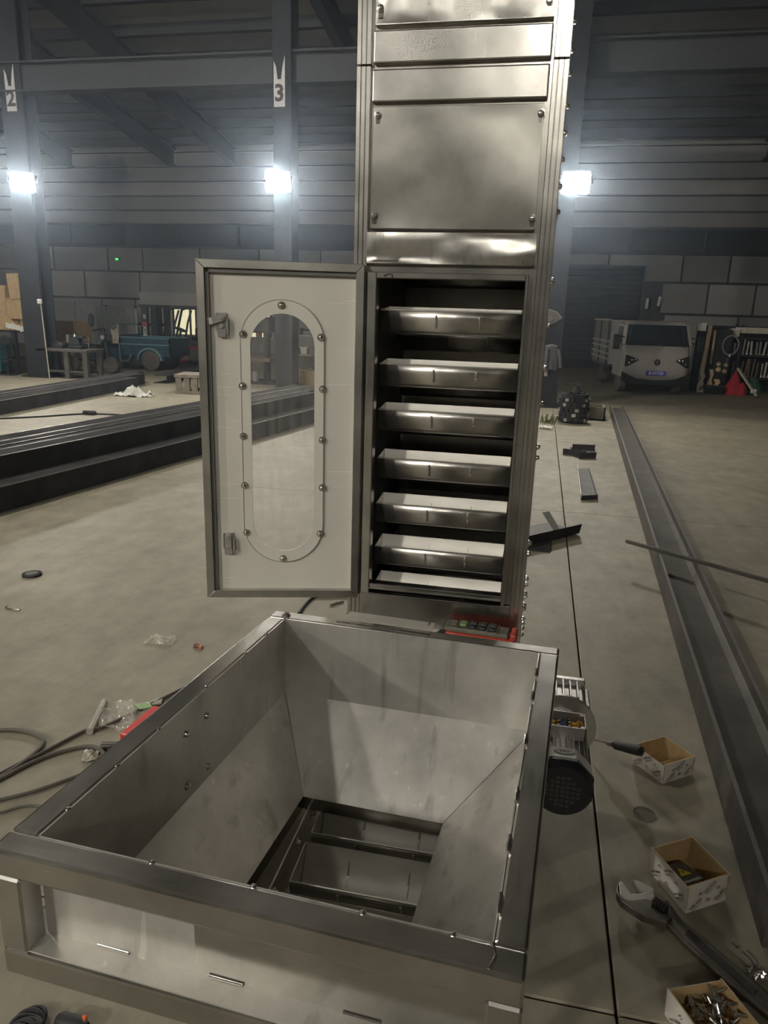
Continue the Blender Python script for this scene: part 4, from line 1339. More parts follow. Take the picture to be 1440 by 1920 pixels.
# screws and bolts in boxes: each a thing of its own
use(IDM)
proto = None
def make_bolt(label, group, loc, rot):
    o = thing('hex_bolt', label, 'bolt', (0, 0, 0), group)
    m = MB()
    m.cyl((0, 0, 0), (0, 0, 0.006), 0.0075, n=6)
    m.build('head', CHROME, o, bevel=0.0006)
    m = MB()
    m.lathe((0, 0, 0.006), (0, 0, 1), [(k * 0.001, 0.0040 if k % 2 else 0.0034) for k in range(26)], 8)
    m.build('shank', CHROME, o)
    o.location, o.rotation_euler = loc, rot
    return o
rr = random.Random(21)
def W3(x, y, z):
    return FARM @ Vector((x, y, z))
bproto = None
def spill(cx, cy, z, n, ux, uy, label, group, layer):
    global bproto
    for k in range(n):
        a, b = rr.uniform(-1, 1), rr.uniform(-1, 1)
        p = W3(cx + ux[0] * a + uy[0] * b, cy + ux[1] * a + uy[1] * b, z + layer * rr.random())
        rot = (PI / 2 + rr.uniform(-.35, .35), rr.uniform(-.3, .3), rr.uniform(0, 6.28))
        if bproto is None:
            bproto = make_bolt(label, group, p, rot)
        else:
            copy_tree(bproto, p, rot, label, group)
spill(0.978, -0.590, 0.038, 75, (0.036, 0.016), (-0.032, 0.056), 'shiny steel bolt in the open box at the bottom right', 'bolts in the bottom right box', 0.036)
spill(1.012, 0.395, 0.012, 9, (0.030, 0.022), (-0.022, 0.028), 'steel bolt at the bottom of the box beside the screwdriver', 'bolts in the box beside the screwdriver', 0.008)
use(FARM)
# adjustable wrench, its jaw raised on a block
ws = 0.045
t = thing('adjustable_wrench', 'large grey adjustable wrench lying beside the white sticker box', 'wrench', (0.95, -0.3, 0.03))
def flat(pts, zt, name, m_, th_, par, bev=0.003):
    z0 = zt - th_
    q = MB()
    poly = [(a[0], a[1]) for a in pts]
    q.prism(poly, (0, 0, z0), (1, 0, 0), (0, 1, 0), (0, 0, th_))
    return q.build(name, m_, par, bevel=bev, seg=2)
WRM = steel('wrench_steel', col=(0.30, 0.28, 0.26), rough=0.34, dents=0.1, blot=0.25)
flat([(0.8168, -0.1969, 0.045), (0.8069, -0.2148, 0.045), (0.8047, -0.2379, 0.045), (0.8109, -0.2568, 0.045), (0.826, -0.264, 0.045), (0.8492, -0.2565, 0.045), (0.8729, -0.2453, 0.045), (0.8879, -0.2507, 0.045), (0.8823, -0.2735, 0.045), (0.8931, -0.2885, 0.045), (0.9191, -0.2856, 0.045), (0.9309, -0.2914, 0.045), (0.9124, -0.3129, 0.045), (0.8901, -0.3098, 0.045), (0.8564, -0.3043, 0.045), (0.8315, -0.2859, 0.045), (0.8073, -0.2668, 0.045), (0.7989, -0.2431, 0.045), (0.8028, -0.2158, 0.045), (0.8112, -0.1983, 0.045)], 0.045, 'fixed_jaw', WRM, 0.022, t)
flat([(0.8073, -0.2108, 0.045), (0.814, -0.1976, 0.045), (0.8192, -0.2002, 0.045), (0.8368, -0.2375, 0.045), (0.8587, -0.2322, 0.045), (0.8901, -0.2152, 0.045), (0.8965, -0.2266, 0.045), (0.8907, -0.25, 0.045), (0.8697, -0.2497, 0.045), (0.8364, -0.2651, 0.045), (0.8181, -0.2641, 0.045), (0.8064, -0.2487, 0.045)], 0.046, 'jaw_face', mat('jaw_bright', (0.52, 0.50, 0.46), rough=0.4, metal=0.7), 0.020, t)
flat([(0.8454, -0.1841, 0.045), (0.8615, -0.1859, 0.045), (0.8807, -0.1947, 0.045), (0.8969, -0.2041, 0.045), (0.8948, -0.2196, 0.045), (0.8781, -0.2256, 0.045), (0.8637, -0.2235, 0.045), (0.8522, -0.2074, 0.045)], 0.046, 'moving_jaw', mat('jaw_bright_b', (0.52, 0.50, 0.46), rough=0.4, metal=0.7), 0.018, t)
flat([(0.898, -0.1978, 0.043), (0.9023, -0.2341, 0.043), (0.9317, -0.2305, 0.043), (0.9315, -0.2891, 0.043), (0.9032, -0.2908, 0.043), (0.8806, -0.2682, 0.043)], 0.040, 'head_body', WRM, 0.03, t)
kn = [(0.8912, -0.2463, 0.045), (0.9186, -0.2717, 0.045)]
a_, b_ = Vector(kn[0]), Vector(kn[1])
sc = MB().cyl(Vector(kn[0]), Vector(kn[1]), 0.010, n=14)
so = sc.build('knurled_screw', BLACKST, t, smooth=30)
for k in range(5):
    c = a_.lerp(b_, (k + .5) / 5)
    d_ = (b_ - a_).normalized()
    MB().cyl(c - d_ * 0.0012, c + d_ * 0.0012, 0.0118, n=14).build('thread', GREYST, so)
flat([(0.9308, -0.2257, 0.035), (0.9395, -0.2453, 0.035), (0.9581, -0.288, 0.035), (1.0357, -0.3788, 0.035), (1.108, -0.4581, 0.035), (1.1576, -0.5121, 0.035), (1.126, -0.5543, 0.035), (1.0923, -0.5162, 0.035), (1.0032, -0.421, 0.035), (0.9471, -0.3518, 0.035), (0.9151, -0.3036, 0.035), (0.9045, -0.289, 0.035)], 0.036, 'handle', WRM, 0.020, t, 0.006)
flat([(0.9636, -0.3129, 0.036), (1.0861, -0.456, 0.036), (1.0729, -0.4729, 0.036), (0.9528, -0.332, 0.036)], 0.0375, 'handle_recess', mat('wrench_recess', (0.10, 0.095, 0.09), rough=0.4, metal=0.8), 0.002, t, 0.001)
p0_ = (0.9039, -0.2786, 0.0)
MB().obox((p0_[0] + 0.01, p0_[1] + 0.008, 0.0085), (0.05, 0.03, 0.014)).build('heel', WRM, t)
p0_ = (1.0714, -0.4465, 0.0)
MB().obox((p0_[0], p0_[1], 0.0085), (0.05, 0.03, 0.016)).build('heel', WRM, t)
# screwdriver on the floor by the motor
t = thing('screwdriver', 'screwdriver with a thick black handle leaning on the small white box', 'screwdriver', (0.9, 0.5, 0))
a_, b_ = Vector((0.723, 0.5562, 0.008)), Vector((0.8476, 0.4328, 0.066))
MB().cyl(a_, b_, 0.0035, n=10).build('shaft', CHROME, t, smooth=40)
MB().lathe(b_ - Vector((0.02, -0.003, 0)), (b_ - a_), [(0, 0.007), (0.012, 0.0085), (0.024, 0.008)], 14).build('collar', mat('brown_collar', (0.12, 0.09, 0.05), rough=0.5), t, smooth=40)
MB().lathe(b_, (b_ - a_), [(0, 0.010), (0.010, 0.0155), (0.036, 0.0160), (0.066, 0.0172), (0.106, 0.0178), (0.117, 0.0155), (0.121, 0.007)], 18).build('handle', BLKR, t, smooth=50)
# round lid mark and scraps
t = thing('clear_disc', 'thin clear plastic disc on the floor below the bolt box', 'disc', (0.9242, 0.1646, 0.0))
c = (0.9242, 0.1646, 0.0)
MB().cyl((c[0], c[1], 0), (c[0], c[1], 0.0015), 0.034, n=28).build('film', clear('disc_film', (0.35, 0.33, 0.28), 0.25, 0.2), t)
MB().tube([(c[0] + 0.034 * math.cos(k * PI / 14), c[1] + 0.034 * math.sin(k * PI / 14), 0.002) for k in range(28)], 0.0012, 5, closed=True).build('edge', mat('disc_edge', (0.13, 0.125, 0.10), rough=0.4), t)
for k, pts in enumerate(([(1.0731, -0.2969, 0.004), (1.0822, -0.3109, 0.004)], [(1.0923, -0.3196, 0.004), (1.1067, -0.3395, 0.004), (1.1094, -0.3572, 0.004), (1.0891, -0.3815, 0.004)], [(1.103, -0.3142, 0.006), (1.1186, -0.3386, 0.006), (1.1182, -0.354, 0.006), (1.083, -0.3864, 0.006)])):
    lab = ('tiny straight wire scrap above the wrench handle', 'curved wire scrap by the wrench handle', 'longer looped wire scrap by the wrench handle')[k]
    t = thing('wire_scrap', lab, 'wire', pts[0])
    MB().tube(pts, 0.0012, 5).build('strand', INK, t, smooth=60)
    MB().tube([Vector(pts[-1]), Vector(pts[-1]) + Vector((0.006, 0.004, 0))], 0.0016, 5).build('bare_end', CHROME, t)
c = (1.1075, -0.3852, 0.0)
t = thing('foil_twist', 'small shiny twist of foil above the wrench handle', 'foil', c)
rr = random.Random(8)
MB().sheet(6, 6, lambda a, b: (c[0] - .02 + a * .04, c[1] - .015 + b * .03, 0.002 + 0.014 * abs(math.sin(9 * a + 5 * b)))).build('foil', CHROME, t, solid=0.001)
MB().tube([(c[0], c[1], 0.004), (c[0] + 0.03, c[1] + 0.012, 0.005), (c[0] + 0.045, c[1] - 0.01, 0.004)], 0.0015, 5).build('tail', CHROME, t)

# ================================================================ left foreground floor
c = (-2.2047, 1.4614, -0.0)
t = thing('steel_washer', 'dark steel washer ring on the floor left of the door', 'washer', c)
MB().lathe((c[0], c[1], 0), (0, 0, 1), [(0, 0.022), (0, 0.052), (0.012, 0.052), (0.012, 0.022)], 24).build('ring', BLACKST, t)
MB().lathe((c[0], c[1], 0.012), (0, 0, 1), [(0, 0.036), (0.003, 0.034), (0.0035, 0.024)], 24).build('raised_face', GREYST, t)
q = [(-2.0273, 1.0242, 0.004), (-1.9987, 1.0112, 0.004), (-1.9404, 1.0138, 0.004), (-1.9513, 1.0318, 0.004)]
t = thing('wire_clip', 'thin bent wire clip at the left edge of the floor', 'clip', q[1])
MB().tube(q, 0.0035, 6).build('wire', CHROME, t, smooth=60)
MB().tube([Vector(q[0]) + Vector((0, 0.004, 0)), Vector(q[0]) + Vector((-0.004, 0.02, 0.003))], 0.003, 5).build('hook', CHROME, t)
c = (-1.1028, 0.8886, 0.0)
t = thing('small_plastic_bag', 'small crumpled clear bag on the floor left of the hopper', 'bag', c)
rr = random.Random(2)
def crumple(cx, cy, w, l, ang, h, sd):
    r_ = random.Random(sd)
    ph = [r_.uniform(0, 6) for _ in range(6)]
    def fn(a, b):
        x, y = (a - .5) * w, (b - .5) * l
        z = h * (0.30 + 0.25 * math.sin(9 * a + ph[0] + 4 * b) + 0.25 * math.sin(13 * b + ph[1] - 6 * a) + 0.2 * math.sin(23 * a * b + ph[2]) + 0.15 * math.sin(31 * a + 17 * b + ph[3]))
        e = min(1, 6 * min(a, 1 - a, b, 1 - b))
        z = 0.003 + max(0, z) * (0.35 + .65 * e)
        x += 0.03 * w * math.sin(7 * b + ph[4])
        y += 0.04 * l * math.sin(6 * a + ph[5])
        return (cx + x * math.cos(ang) - y * math.sin(ang), cy + x * math.sin(ang) + y * math.cos(ang), z)
    return fn
MB().sheet(16, 12, crumple(c[0], c[1], 0.125, 0.095, 0.25, 0.024, 3)).build('film', BAG, t, smooth=60)
MB().bar((c[0] - .06, c[1] - .05, 0.006), (c[0] - .045, c[1] + .03, 0.008), 0.008, 0.006).build('seal', BAG, t)
c = (-0.9107, 0.8674, 0.0)
t = thing('brown_clip', 'small brown and orange cable clip on the floor left of the hopper', 'clip', c)
MB().tube([(c[0] - 0.028, c[1] + 0.008, 0.006), (c[0] - 0.012, c[1] + 0.016, 0.012), (c[0] + 0.010, c[1] + 0.004, 0.010), (c[0] + 0.006, c[1] - 0.006, 0.006), (c[0] - 0.022, c[1] - 0.002, 0.006)], 0.005, 6).build('loop', COPPER, t, smooth=60)
MB().box(c[0] + 0.004, c[0] + 0.022, c[1] - 0.014, c[1] + 0.006, 0, 0.014).build('orange_end', mat('dull_orange', (0.42, 0.17, 0.08), rough=0.6), t, bevel=0.002)
# clear bag with a paper roll, red case
t = thing('large_plastic_bag', 'flat clear plastic bag with a rolled edge and green print beside the red case', 'bag', (-0.92, 0.25, 0))
def qfn(p00, p10, p11, p01, h, sd):
    r_ = random.Random(sd)
    ph = [r_.uniform(0, 6) for _ in range(6)]
    P_ = [Vector(x) for x in (p00, p10, p11, p01)]
    def fn(a, b):
        v = P_[0] * (1 - a) * (1 - b) + P_[1] * a * (1 - b) + P_[2] * a * b + P_[3] * (1 - a) * b
        z = h * (0.35 + .3 * math.sin(11 * a + 5 * b + ph[0]) + .25 * math.sin(17 * b - 7 * a + ph[1]) + .2 * math.sin(29 * a + 13 * b + ph[2]))
        return (v.x, v.y, 0.003 + max(0, z))
    return fn
q = [(-0.9838, 0.1456, 0.0), (-0.8342, 0.1847, 0.0), (-0.841, 0.3905, 0.0), (-1.0525, 0.3343, 0.0)]
MB().sheet(22, 14, qfn(*q, 0.022, 5)).build('film', BAG, t, smooth=60)
q = [(-0.9719, 0.129, 0.012), (-1.0367, 0.3252, 0.012)]
MB().tube([Vector(q[0]).lerp(Vector(q[1]), k / 4) for k in range(5)], 0.013, 10).build('rolled_edge', mat('rolled_film', (0.38, 0.36, 0.30), rough=0.35), t, smooth=60)
q = [(-0.9024, 0.3125, 0.03), (-0.8488, 0.3347, 0.03), (-0.8275, 0.3084, 0.03), (-0.8635, 0.2831, 0.03)]
MB().plate(q, 0.0015).build('green_print', BAGG, t)
q = [(-0.8733, 0.3769, 0.012), (-0.84, 0.4108, 0.012), (-0.8263, 0.3729, 0.012), (-0.8497, 0.3504, 0.012)]
MB().plate(q, 0.006).build('paper_tab', PAPER, t)
t = thing('red_tool_case', 'red plastic tool case on the floor behind the left rim of the hopper', 'case', (-0.80, 0.2, 0))
a_, b_ = Vector((-0.8271, 0.0823, 0.03)), Vector((-0.8086, 0.2859, 0.03))
d_ = (b_ - a_).normalized()
s_ = Vector((d_.y, -d_.x, 0))
def obx(l0, l1, w0, w1, z0, z1):
    return MB().hexa([a_ + d_ * l + s_ * w + Vector((0, 0, z - 0.03)) for l, w, z in ((l0, w0, z0), (l1, w0, z0), (l1, w1, z0), (l0, w1, z0), (l0, w0, z1), (l1, w0, z1), (l1, w1, z1), (l0, w1, z1))])
LL = (b_ - a_).length
obx(0, LL, 0.0, 0.16, 0, 0.026).build('lower_shell', REDP, t, bevel=0.006, seg=2)
obx(0.002, LL - 0.002, 0.002, 0.158, 0.028, 0.055).build('lid', REDP, t, bevel=0.006, seg=2)
obx(0.03, 0.06, -0.004, 0.0, 0.012, 0.045).build('catch', REDP, t, bevel=0.001)
c = (-0.8573, 0.0596, 0.01)
t = thing('steel_socket', 'small shiny steel socket at the end of the red case', 'socket', c)
MB().cyl((c[0] - 0.02, c[1], 0.014), (c[0] + 0.05, c[1] + 0.02, 0.014), 0.014, n=16).build('socket_body', CHROME, t, smooth=40)
MB().cyl((c[0] - 0.022, c[1] - 0.0005, 0.014), (c[0] - 0.018, c[1] + 0.0005, 0.014), 0.0145, n=16).build('socket_rim', CHROME, t, smooth=40)
c = (-0.8901, 0.0085, 0.0)
t = thing('paper_scrap', 'crumpled paper scrap beside the cable on the left floor', 'paper', c)
MB().sheet(8, 8, crumple(c[0], c[1], 0.05, 0.06, 0.4, 0.02, 8)).build('sheet', PAPER, t, solid=0.001)
MB().sheet(3, 3, crumple(c[0] - .02, c[1] + .02, 0.025, 0.02, 0.9, 0.02, 9)).build('folded_corner', WHITE, t, solid=0.001)
# cables
def spline(pts, n=8):
    P_ = [Vector(q) for q in pts]
    P_ = [P_[0] * 2 - P_[1]] + P_ + [P_[-1] * 2 - P_[-2]]
    out = []
    for i in range(1, len(P_) - 2):
        for k in range(n):
            s = k / n
            a, b, c_, d = P_[i - 1], P_[i], P_[i + 1], P_[i + 2]
            out.append(0.5 * ((2 * b) + (c_ - a) * s + (2 * a - 5 * b + 4 * c_ - d) * s * s + (3 * b - a - 3 * c_ + d) * s ** 3))
    out.append(P_[-2])
    return out
def cable(pts, r, lab, m_=CABLE, grp=None):
    t = thing('power_cable', lab, 'cable', pts[len(pts) // 2])
    MB().tube(spline(pts), r, 7).build('sheath', m_, t, smooth=60)
    return t
cable([(-1.476, -0.0169, 0.008), (-1.285, 0.0644, 0.008), (-1.2109, 0.0802, 0.008), (-1.1316, 0.0659, 0.008), (-1.0925, 0.0384, 0.008), (-1.077, -0.0137, 0.008), (-1.0803, -0.0899, 0.008), (-1.0958, -0.1707, 0.008), (-1.1428, -0.2975, 0.008)], 0.0075, 'grey cable looping at the left edge of the floor')
cable([(-1.1305, -0.268, 0.008), (-1.0901, -0.1779, 0.008), (-1.0507, -0.0761, 0.008), (-1.0022, -0.004, 0.008), (-0.9363, 0.0489, 0.008), (-0.8853, 0.049, 0.008), (-0.8313, 0.0114, 0.008), (-0.7405, -0.0567, 0.008)], 0.0075, 'grey cable curving under the hopper rim at the left')
cable([(-1.1333, -0.2198, 0.008), (-1.0842, -0.0848, 0.008), (-1.0538, -0.0173, 0.008), (-1.0259, 0.0591, 0.008), (-0.9944, 0.1368, 0.008), (-0.9412, 0.1868, 0.008), (-0.8456, 0.3998, 0.008), (-0.7968, 0.5076, 0.008), (-0.7241, 0.6189, 0.008)], 0.0065, 'grey cable running straight past the plastic bag')
cable([(-1.0865, -0.3192, 0.008), (-1.0191, -0.2662, 0.008), (-0.951, -0.2091, 0.008), (-0.8998, -0.1492, 0.008), (-0.8482, -0.0842, 0.008), (-0.7806, -0.0067, 0.008)], 0.0065, 'lower grey cable running to the hopper at the left')
cable([(-1.0584, -0.3519, 0.008), (-0.9782, -0.317, 0.008), (-0.9414, -0.2826, 0.008), (-0.8878, -0.264, 0.008), (-0.7871, -0.2837, 0.008)], 0.005, 'thinnest grey cable at the lower left edge')
cable([(-0.5959, 1.3448, 0.008), (-0.6, 1.489, 0.008), (-0.584, 1.5783, 0.008), (-0.5315, 1.6014, 0.008), (-0.4512, 1.6325, 0.008), (-0.3538, 1.6213, 0.008)], 0.007, 'dark cable on the floor under the door corner', BLKR)
c = [(-0.4736, 1.4929, 0.006), (-0.4201, 1.561, 0.006)]
t = thing('stud_bolt', 'small steel stud lying on the floor under the door', 'bolt', c[0])
MB().cyl(c[0], c[1], 0.005, n=8).build('stud', CHROME, t, smooth=40)
m_ = Vector(c[0]).lerp(Vector(c[1]), .5)
MB().cyl(m_ - Vector((0.006, 0, 0)), m_ + Vector((0.006, 0.002, 0)), 0.009, n=6).build('nut', CHROME, t)
# coiled black lead and orange handled tool under the hopper front
t = thing('coiled_lead', 'thick coiled black lead on the floor under the front left corner of the hopper', 'cable', (-0.4483, -0.8546, 0.0))
c = Vector((-0.4467, -0.8792, 0.0))
pts = []
for k in range(120):
    a = k / 120 * 2 * PI * 5.5
    pts.append((c.x + 0.028 * math.cos(a) + 0.0002 * k - .01, c.y + 0.024 * math.sin(a) - 0.0006 * k + .01, 0.010 + 0.0003 * k + 0.004 * math.sin(a * 1.7)))
MB().tube(pts, 0.006, 8).build('sheath', BLKR, t, smooth=60)
t = thing('angle_grinder', 'black power tool with an orange tip half hidden under the hopper front', 'tool', (-0.3875, -0.8401, 0.0))
a_, b_ = Vector((-0.3944, -0.8677, 0.02)), Vector((-0.3396, -0.8707, 0.02))
MB().lathe(a_, b_ - a_, [(0, 0.012), (0.01, 0.018), (0.05, 0.018), (0.07, 0.012)], 16).build('body', BLKR, t, smooth=50)
q = [(-0.3453, -0.8646, 0.03), (-0.3409, -0.8524, 0.03), (-0.3311, -0.8538, 0.03), (-0.3281, -0.8679, 0.03), (-0.3339, -0.8778, 0.03)]
MB().prism([(x[0], x[1]) for x in q], (0, 0, 0.012), (1, 0, 0), (0, 1, 0), (0, 0, 0.022)).build('orange_tip', ORANGE, t, bevel=0.003)
# far litter on the left
c = (-6.1941, 9.3664, 0.0)
t = thing('white_plastic_bag', 'crumpled white plastic bag on the floor before the far beams', 'bag', c)
MB().sheet(14, 10, crumple(c[0], c[1], 0.55, 0.40, -0.1, 0.20, 21)).build('film', mat('white_bag_film', (0.62, 0.62, 0.58), rough=0.3, bump=0.4, bscale=20), t, smooth=40, solid=0.004)
MB().sheet(6, 4, crumple(c[0] + .3, c[1] - .05, 0.2, 0.12, -0.3, 0.1, 14)).build('bag_mouth', mat('white_bag_mouth', (0.62, 0.62, 0.58), rough=0.3), t, smooth=40, solid=0.004)
c = (-5.5319, 7.0968, 0.0)
t = thing('hose_joint', 'dark cable joint lying between the two stacks of beams', 'joint', c)
MB().lathe((c[0] - 0.10, c[1], 0.03), (1, 0.1, 0), [(0, 0.018), (0.02, 0.03), (0.17, 0.03), (0.19, 0.018)], 12).build('housing', BLKR, t, smooth=40)
cable([(-6.296, 6.293, 0.01), (-5.9444, 6.6642, 0.01), (-5.601, 7.1035, 0.01), (-5.0982, 7.2126, 0.01), (-4.7239, 7.2642, 0.01), (-4.602, 7.8009, 0.01), (-4.4978, 8.3089, 0.01)], 0.012, 'long dark cable on the floor between the two stacks of beams', BLKR)


# ================================================================ the far side of the hall
use(FARM)
TABM = mat('dirty_table', (0.10, 0.095, 0.085), rough=0.7, var=0.3)
GREYP = mat('grey_paint', (0.22, 0.22, 0.21), rough=0.6, var=0.15)
def cbox(name, label, x0, x1, y0, y1, z0, z1, rz=0.0, tilt=0.0, m_=None, tape=True, cat='box', group=None):
    """closed carton with flaps and a tape strip"""
    cx, cy_ = (x0 + x1) / 2, (y0 + y1) / 2
    t = thing(name, label, cat, (cx, cy_, z0), group)
    T = Matrix.Translation((cx, cy_, z0)) @ Matrix.Rotation(rz, 4, 'Z') @ Matrix.Rotation(tilt, 4, 'Y')
    w, d, h = (x1 - x0) / 2, (y1 - y0) / 2, z1 - z0
    MB(T).box(-w, w, -d, d, 0, h).build('carton_body', m_ or CARD, t, bevel=0.008)
    MB(T).box(-w + 0.005, w - 0.005, -d + 0.004, -0.004, h, h + 0.005).build('flap', m_ or CARD, t)
    MB(T).box(-w + 0.005, w - 0.005, 0.004, d - 0.004, h, h + 0.005).build('flap', m_ or CARD, t)
    if tape:
        MB(T).box(-w * .12, w * .12, -d - 0.002, -d, h * .45, h).build('tape', mat('tape', (0.50, 0.38, 0.20), rough=0.4), t)
    return t
# --- bench at the far left with cartons
t = thing('work_bench', 'dark steel bench with cartons at the left edge beside column 2', 'bench', (-10.4, 12.0, 0))
MB().box(-11.4, -9.84, 11.75, 12.6, 0.86, 0.90).build('bench_top', COLM, t)
for x in (-11.35, -10.28, -9.9):
    for y in (11.8, 12.55):
        MB().box(x - 0.04, x + 0.04, y - 0.04, y + 0.04, 0, 0.86).build('leg', COLM, t)
MB().box(-11.35, -9.9, 12.0, 12.3, 0.28, 0.32).build('lower_shelf', COLM, t)
MB().box(-10.05, -9.86, 11.8, 12.2, 0.0, 0.45).build('dark_cabinet', mat('cabinet_dark', (0.02, 0.035, 0.04), rough=0.6), t)
cbox('carton', 'brown carton standing tall at the top of the carton pile', -10.27, -9.84, 11.75, 12.15, 1.53, 2.03, tilt=-0.07)
cbox('carton', 'dented brown carton under the tall one on the bench', -10.42, -9.84, 11.8, 12.3, 1.125, 1.53, tilt=0.02)
cbox('carton', 'brown carton at the left frame edge of the pile', -11.0, -10.44, 11.8, 12.3, 1.12, 1.80, tilt=0.05)
cbox('carton', 'low brown carton at the bottom right of the pile', -10.20, -9.84, 11.9, 12.4, 0.905, 1.12)
cbox('carton', 'low brown carton behind the flattened cardboard at the bottom left of the pile', -11.0, -10.24, 11.9, 12.35, 0.905, 1.112)
t = thing('cardboard_sheet', 'flattened cardboard leaning on the bench below the cartons', 'cardboard', (-10.5, 11.8, 0.905))
MB().plate([(-11.0, 11.74, 0.905), (-10.02, 11.74, 0.905), (-10.40, 11.77, 1.22), (-11.0, 11.77, 1.26)], 0.012).build('sheet', CARD, t)
MB().plate([(-10.5, 11.73, 0.905), (-10.3, 11.73, 0.905), (-10.35, 11.72, 1.0), (-10.45, 11.72, 1.0)], 0.01).build('torn_flap', CARDIN, t)
for k, (x, z, lab) in enumerate(((-10.32, 1.0, 'white paper wad leftmost on the cartons'), (-10.14, 0.97, 'white paper wad in the middle of three on the cartons'), (-9.96, 0.93, 'white paper wad rightmost on the cartons'))):
    t = thing('paper_wad', lab, 'paper', (x, 11.72, z - 0.06))
    MB().sheet(4, 4, lambda a, b: (x - .08 + a * .16, 11.70 - 0.03 * math.sin(5 * a + k), z - 0.06 + b * .11 + 0.02 * math.sin(7 * a))).build('crumpled_sheet', WHITE, t, solid=0.004)
    MB().plate([(x + .02, 11.68, z - .05), (x + .10, 11.69, z - .06), (x + .11, 11.70, z), (x + .03, 11.69, z + .02)], 0.003).build('corner', WHITE, t)
t = thing('welding_machine', 'teal welding machine cabinet under the bench at the left edge', 'machine', (-10.75, 12.0, 0))
MB().box(-11.1, -10.50, 11.55, 11.95, 0.06, 0.60).build('cabinet', TEALM, t, bevel=0.03)
MB().box(-11.05, -10.55, 11.53, 11.56, 0.10, 0.20).build('lower_grille', COLM, t)
MB().box(-10.70, -10.56, 11.52, 11.55, 0.48, 0.54).build('pale_label', WHITE, t)
MB().tube([(-11.0, 11.7, 0.60), (-11.0, 11.7, 0.68), (-10.6, 11.7, 0.68), (-10.6, 11.7, 0.60)], 0.015, 6).build('handle', COLM, t)
for x in (-11.0, -10.6):
    MB().cyl((x, 11.6, 0.06), (x, 11.9, 0.06), 0.06, n=10).build('wheel', TYRE, t)
t = thing('bench_drill', 'dark drill machine standing before the bench at the left', 'machine', (-10.3, 11.55, 0))
MB().box(-10.42, -10.12, 11.4, 11.6, 0, 0.03).build('base', COLM, t)
MB().cyl((-10.28, 11.5, 0.03), (-10.28, 11.5, 0.80), 0.035, n=10).build('pillar', COLM, t)
MB().box(-10.40, -10.10, 11.35, 11.55, 0.62, 0.78).build('head', COLM, t, bevel=0.02)
MB().box(-10.42, -10.14, 11.36, 11.6, 0.28, 0.32).build('table_plate', COLM, t)
MB().tube([(-10.4, 11.34, 0.72), (-10.5, 11.28, 0.80)], 0.012, 6).build('lever', GREYST, t)
t = thing('long_brush', 'long pale pole with a white head leaning on column 2', 'brush', (-9.5, 11.3, 0.0))
a, b = (-9.2916, 11.37, 1.4863), (-9.2391, 11.35, 0.6013)
MB().cyl((a[0], 11.385, a[2]), (b[0] + .06, 11.30, 0.0), 0.012, n=8).build('pole', PALE, t)
MB().box(a[0] - 0.045, a[0] + 0.045, 11.33, 11.385, a[2] - 0.04, a[2] + 0.05).build('brush_head', WHITE, t, bevel=0.012)
# --- cartons and the vise table right of column 2
cbox('carton', 'large brown carton on top of two behind the vise table', -10.66, -9.92, 13.3, 14.0, 0.68, 1.07)
cbox('carton', 'large brown carton at the bottom behind the vise table', -10.66, -9.92, 13.3, 14.0, 0.0, 0.675)
t = thing('vise_table', 'low steel work table with a greasy vise right of column 2', 'table', (-8.9, 11.7, 0))
MB().box(-9.50, -8.36, 11.40, 12.0, 0.53, 0.585).build('table_top', TABM, t, bevel=0.008)
for x, y in ((-9.42, 11.46), (-8.86, 11.46), (-8.44, 11.46), (-9.42, 11.94), (-8.44, 11.94)):
    MB().box(x - 0.05, x + 0.05, y - 0.04, y + 0.04, 0, 0.53).build('leg', TABM, t)
MB().box(-9.42, -8.44, 11.45, 11.49, 0.12, 0.16).build('stretcher', TABM, t)
MB().box(-9.40, -8.46, 11.5, 11.95, 0.10, 0.12).build('lower_shelf', COLM, t)
t = thing('bench_vise', 'dark bench vise on the right half of the steel table', 'vise', (-8.7, 11.7, 0.585))
MB().box(-8.88, -8.58, 11.55, 11.78, 0.585, 0.66).build('base', COLM, t, bevel=0.02)
MB().hexa([(-8.90, 11.56, .66), (-8.62, 11.56, .66), (-8.62, 11.74, .66), (-8.90, 11.74, .66), (-8.84, 11.58, .80), (-8.66, 11.58, .80), (-8.66, 11.72, .80), (-8.84, 11.72, .80)]).build('body', COLM, t, bevel=0.015)
MB().cyl((-8.62, 11.64, .72), (-8.44, 11.64, .72), 0.03, n=10).build('screw', CHROME, t)
MB().cyl((-8.47, 11.64, .62), (-8.47, 11.64, .83), 0.012, n=8).build('handle', CHROME, t)
MB().box(-8.92, -8.86, 11.56, 11.74, .70, .86).build('jaw', SSK, t, bevel=0.01)
t = thing('polishing_tool', 'shiny polishing tool lying on the dark vise', 'tool', (-8.76, 11.5, 0.8))
MB().lathe((-8.76, 11.64, 0.80), (0.1, -.2, 1), [(0, 0.05), (0.05, 0.07), (0.09, 0.05), (0.12, 0.02)], 12).build('head', CHROME, t, smooth=40)
MB().box(-8.70, -8.56, 11.58, 11.68, .80, .84).build('arm', COLM, t)
t = thing('parts_tin', 'dark tin of small parts on the left half of the steel table', 'tin', (-9.1, 11.6, 0.585))
MB().box(-9.22, -8.98, 11.5, 11.7, 0.585, 0.66).build('tin_body', COLM, t)
MB().cyl((-9.14, 11.6, 0.66), (-9.14, 11.6, 0.72), 0.03, n=8).build('part_in_tin', GREYST, t)
MB().box(-9.08, -9.0, 11.54, 11.64, 0.66, 0.70).build('part_in_tin', RUST, t)
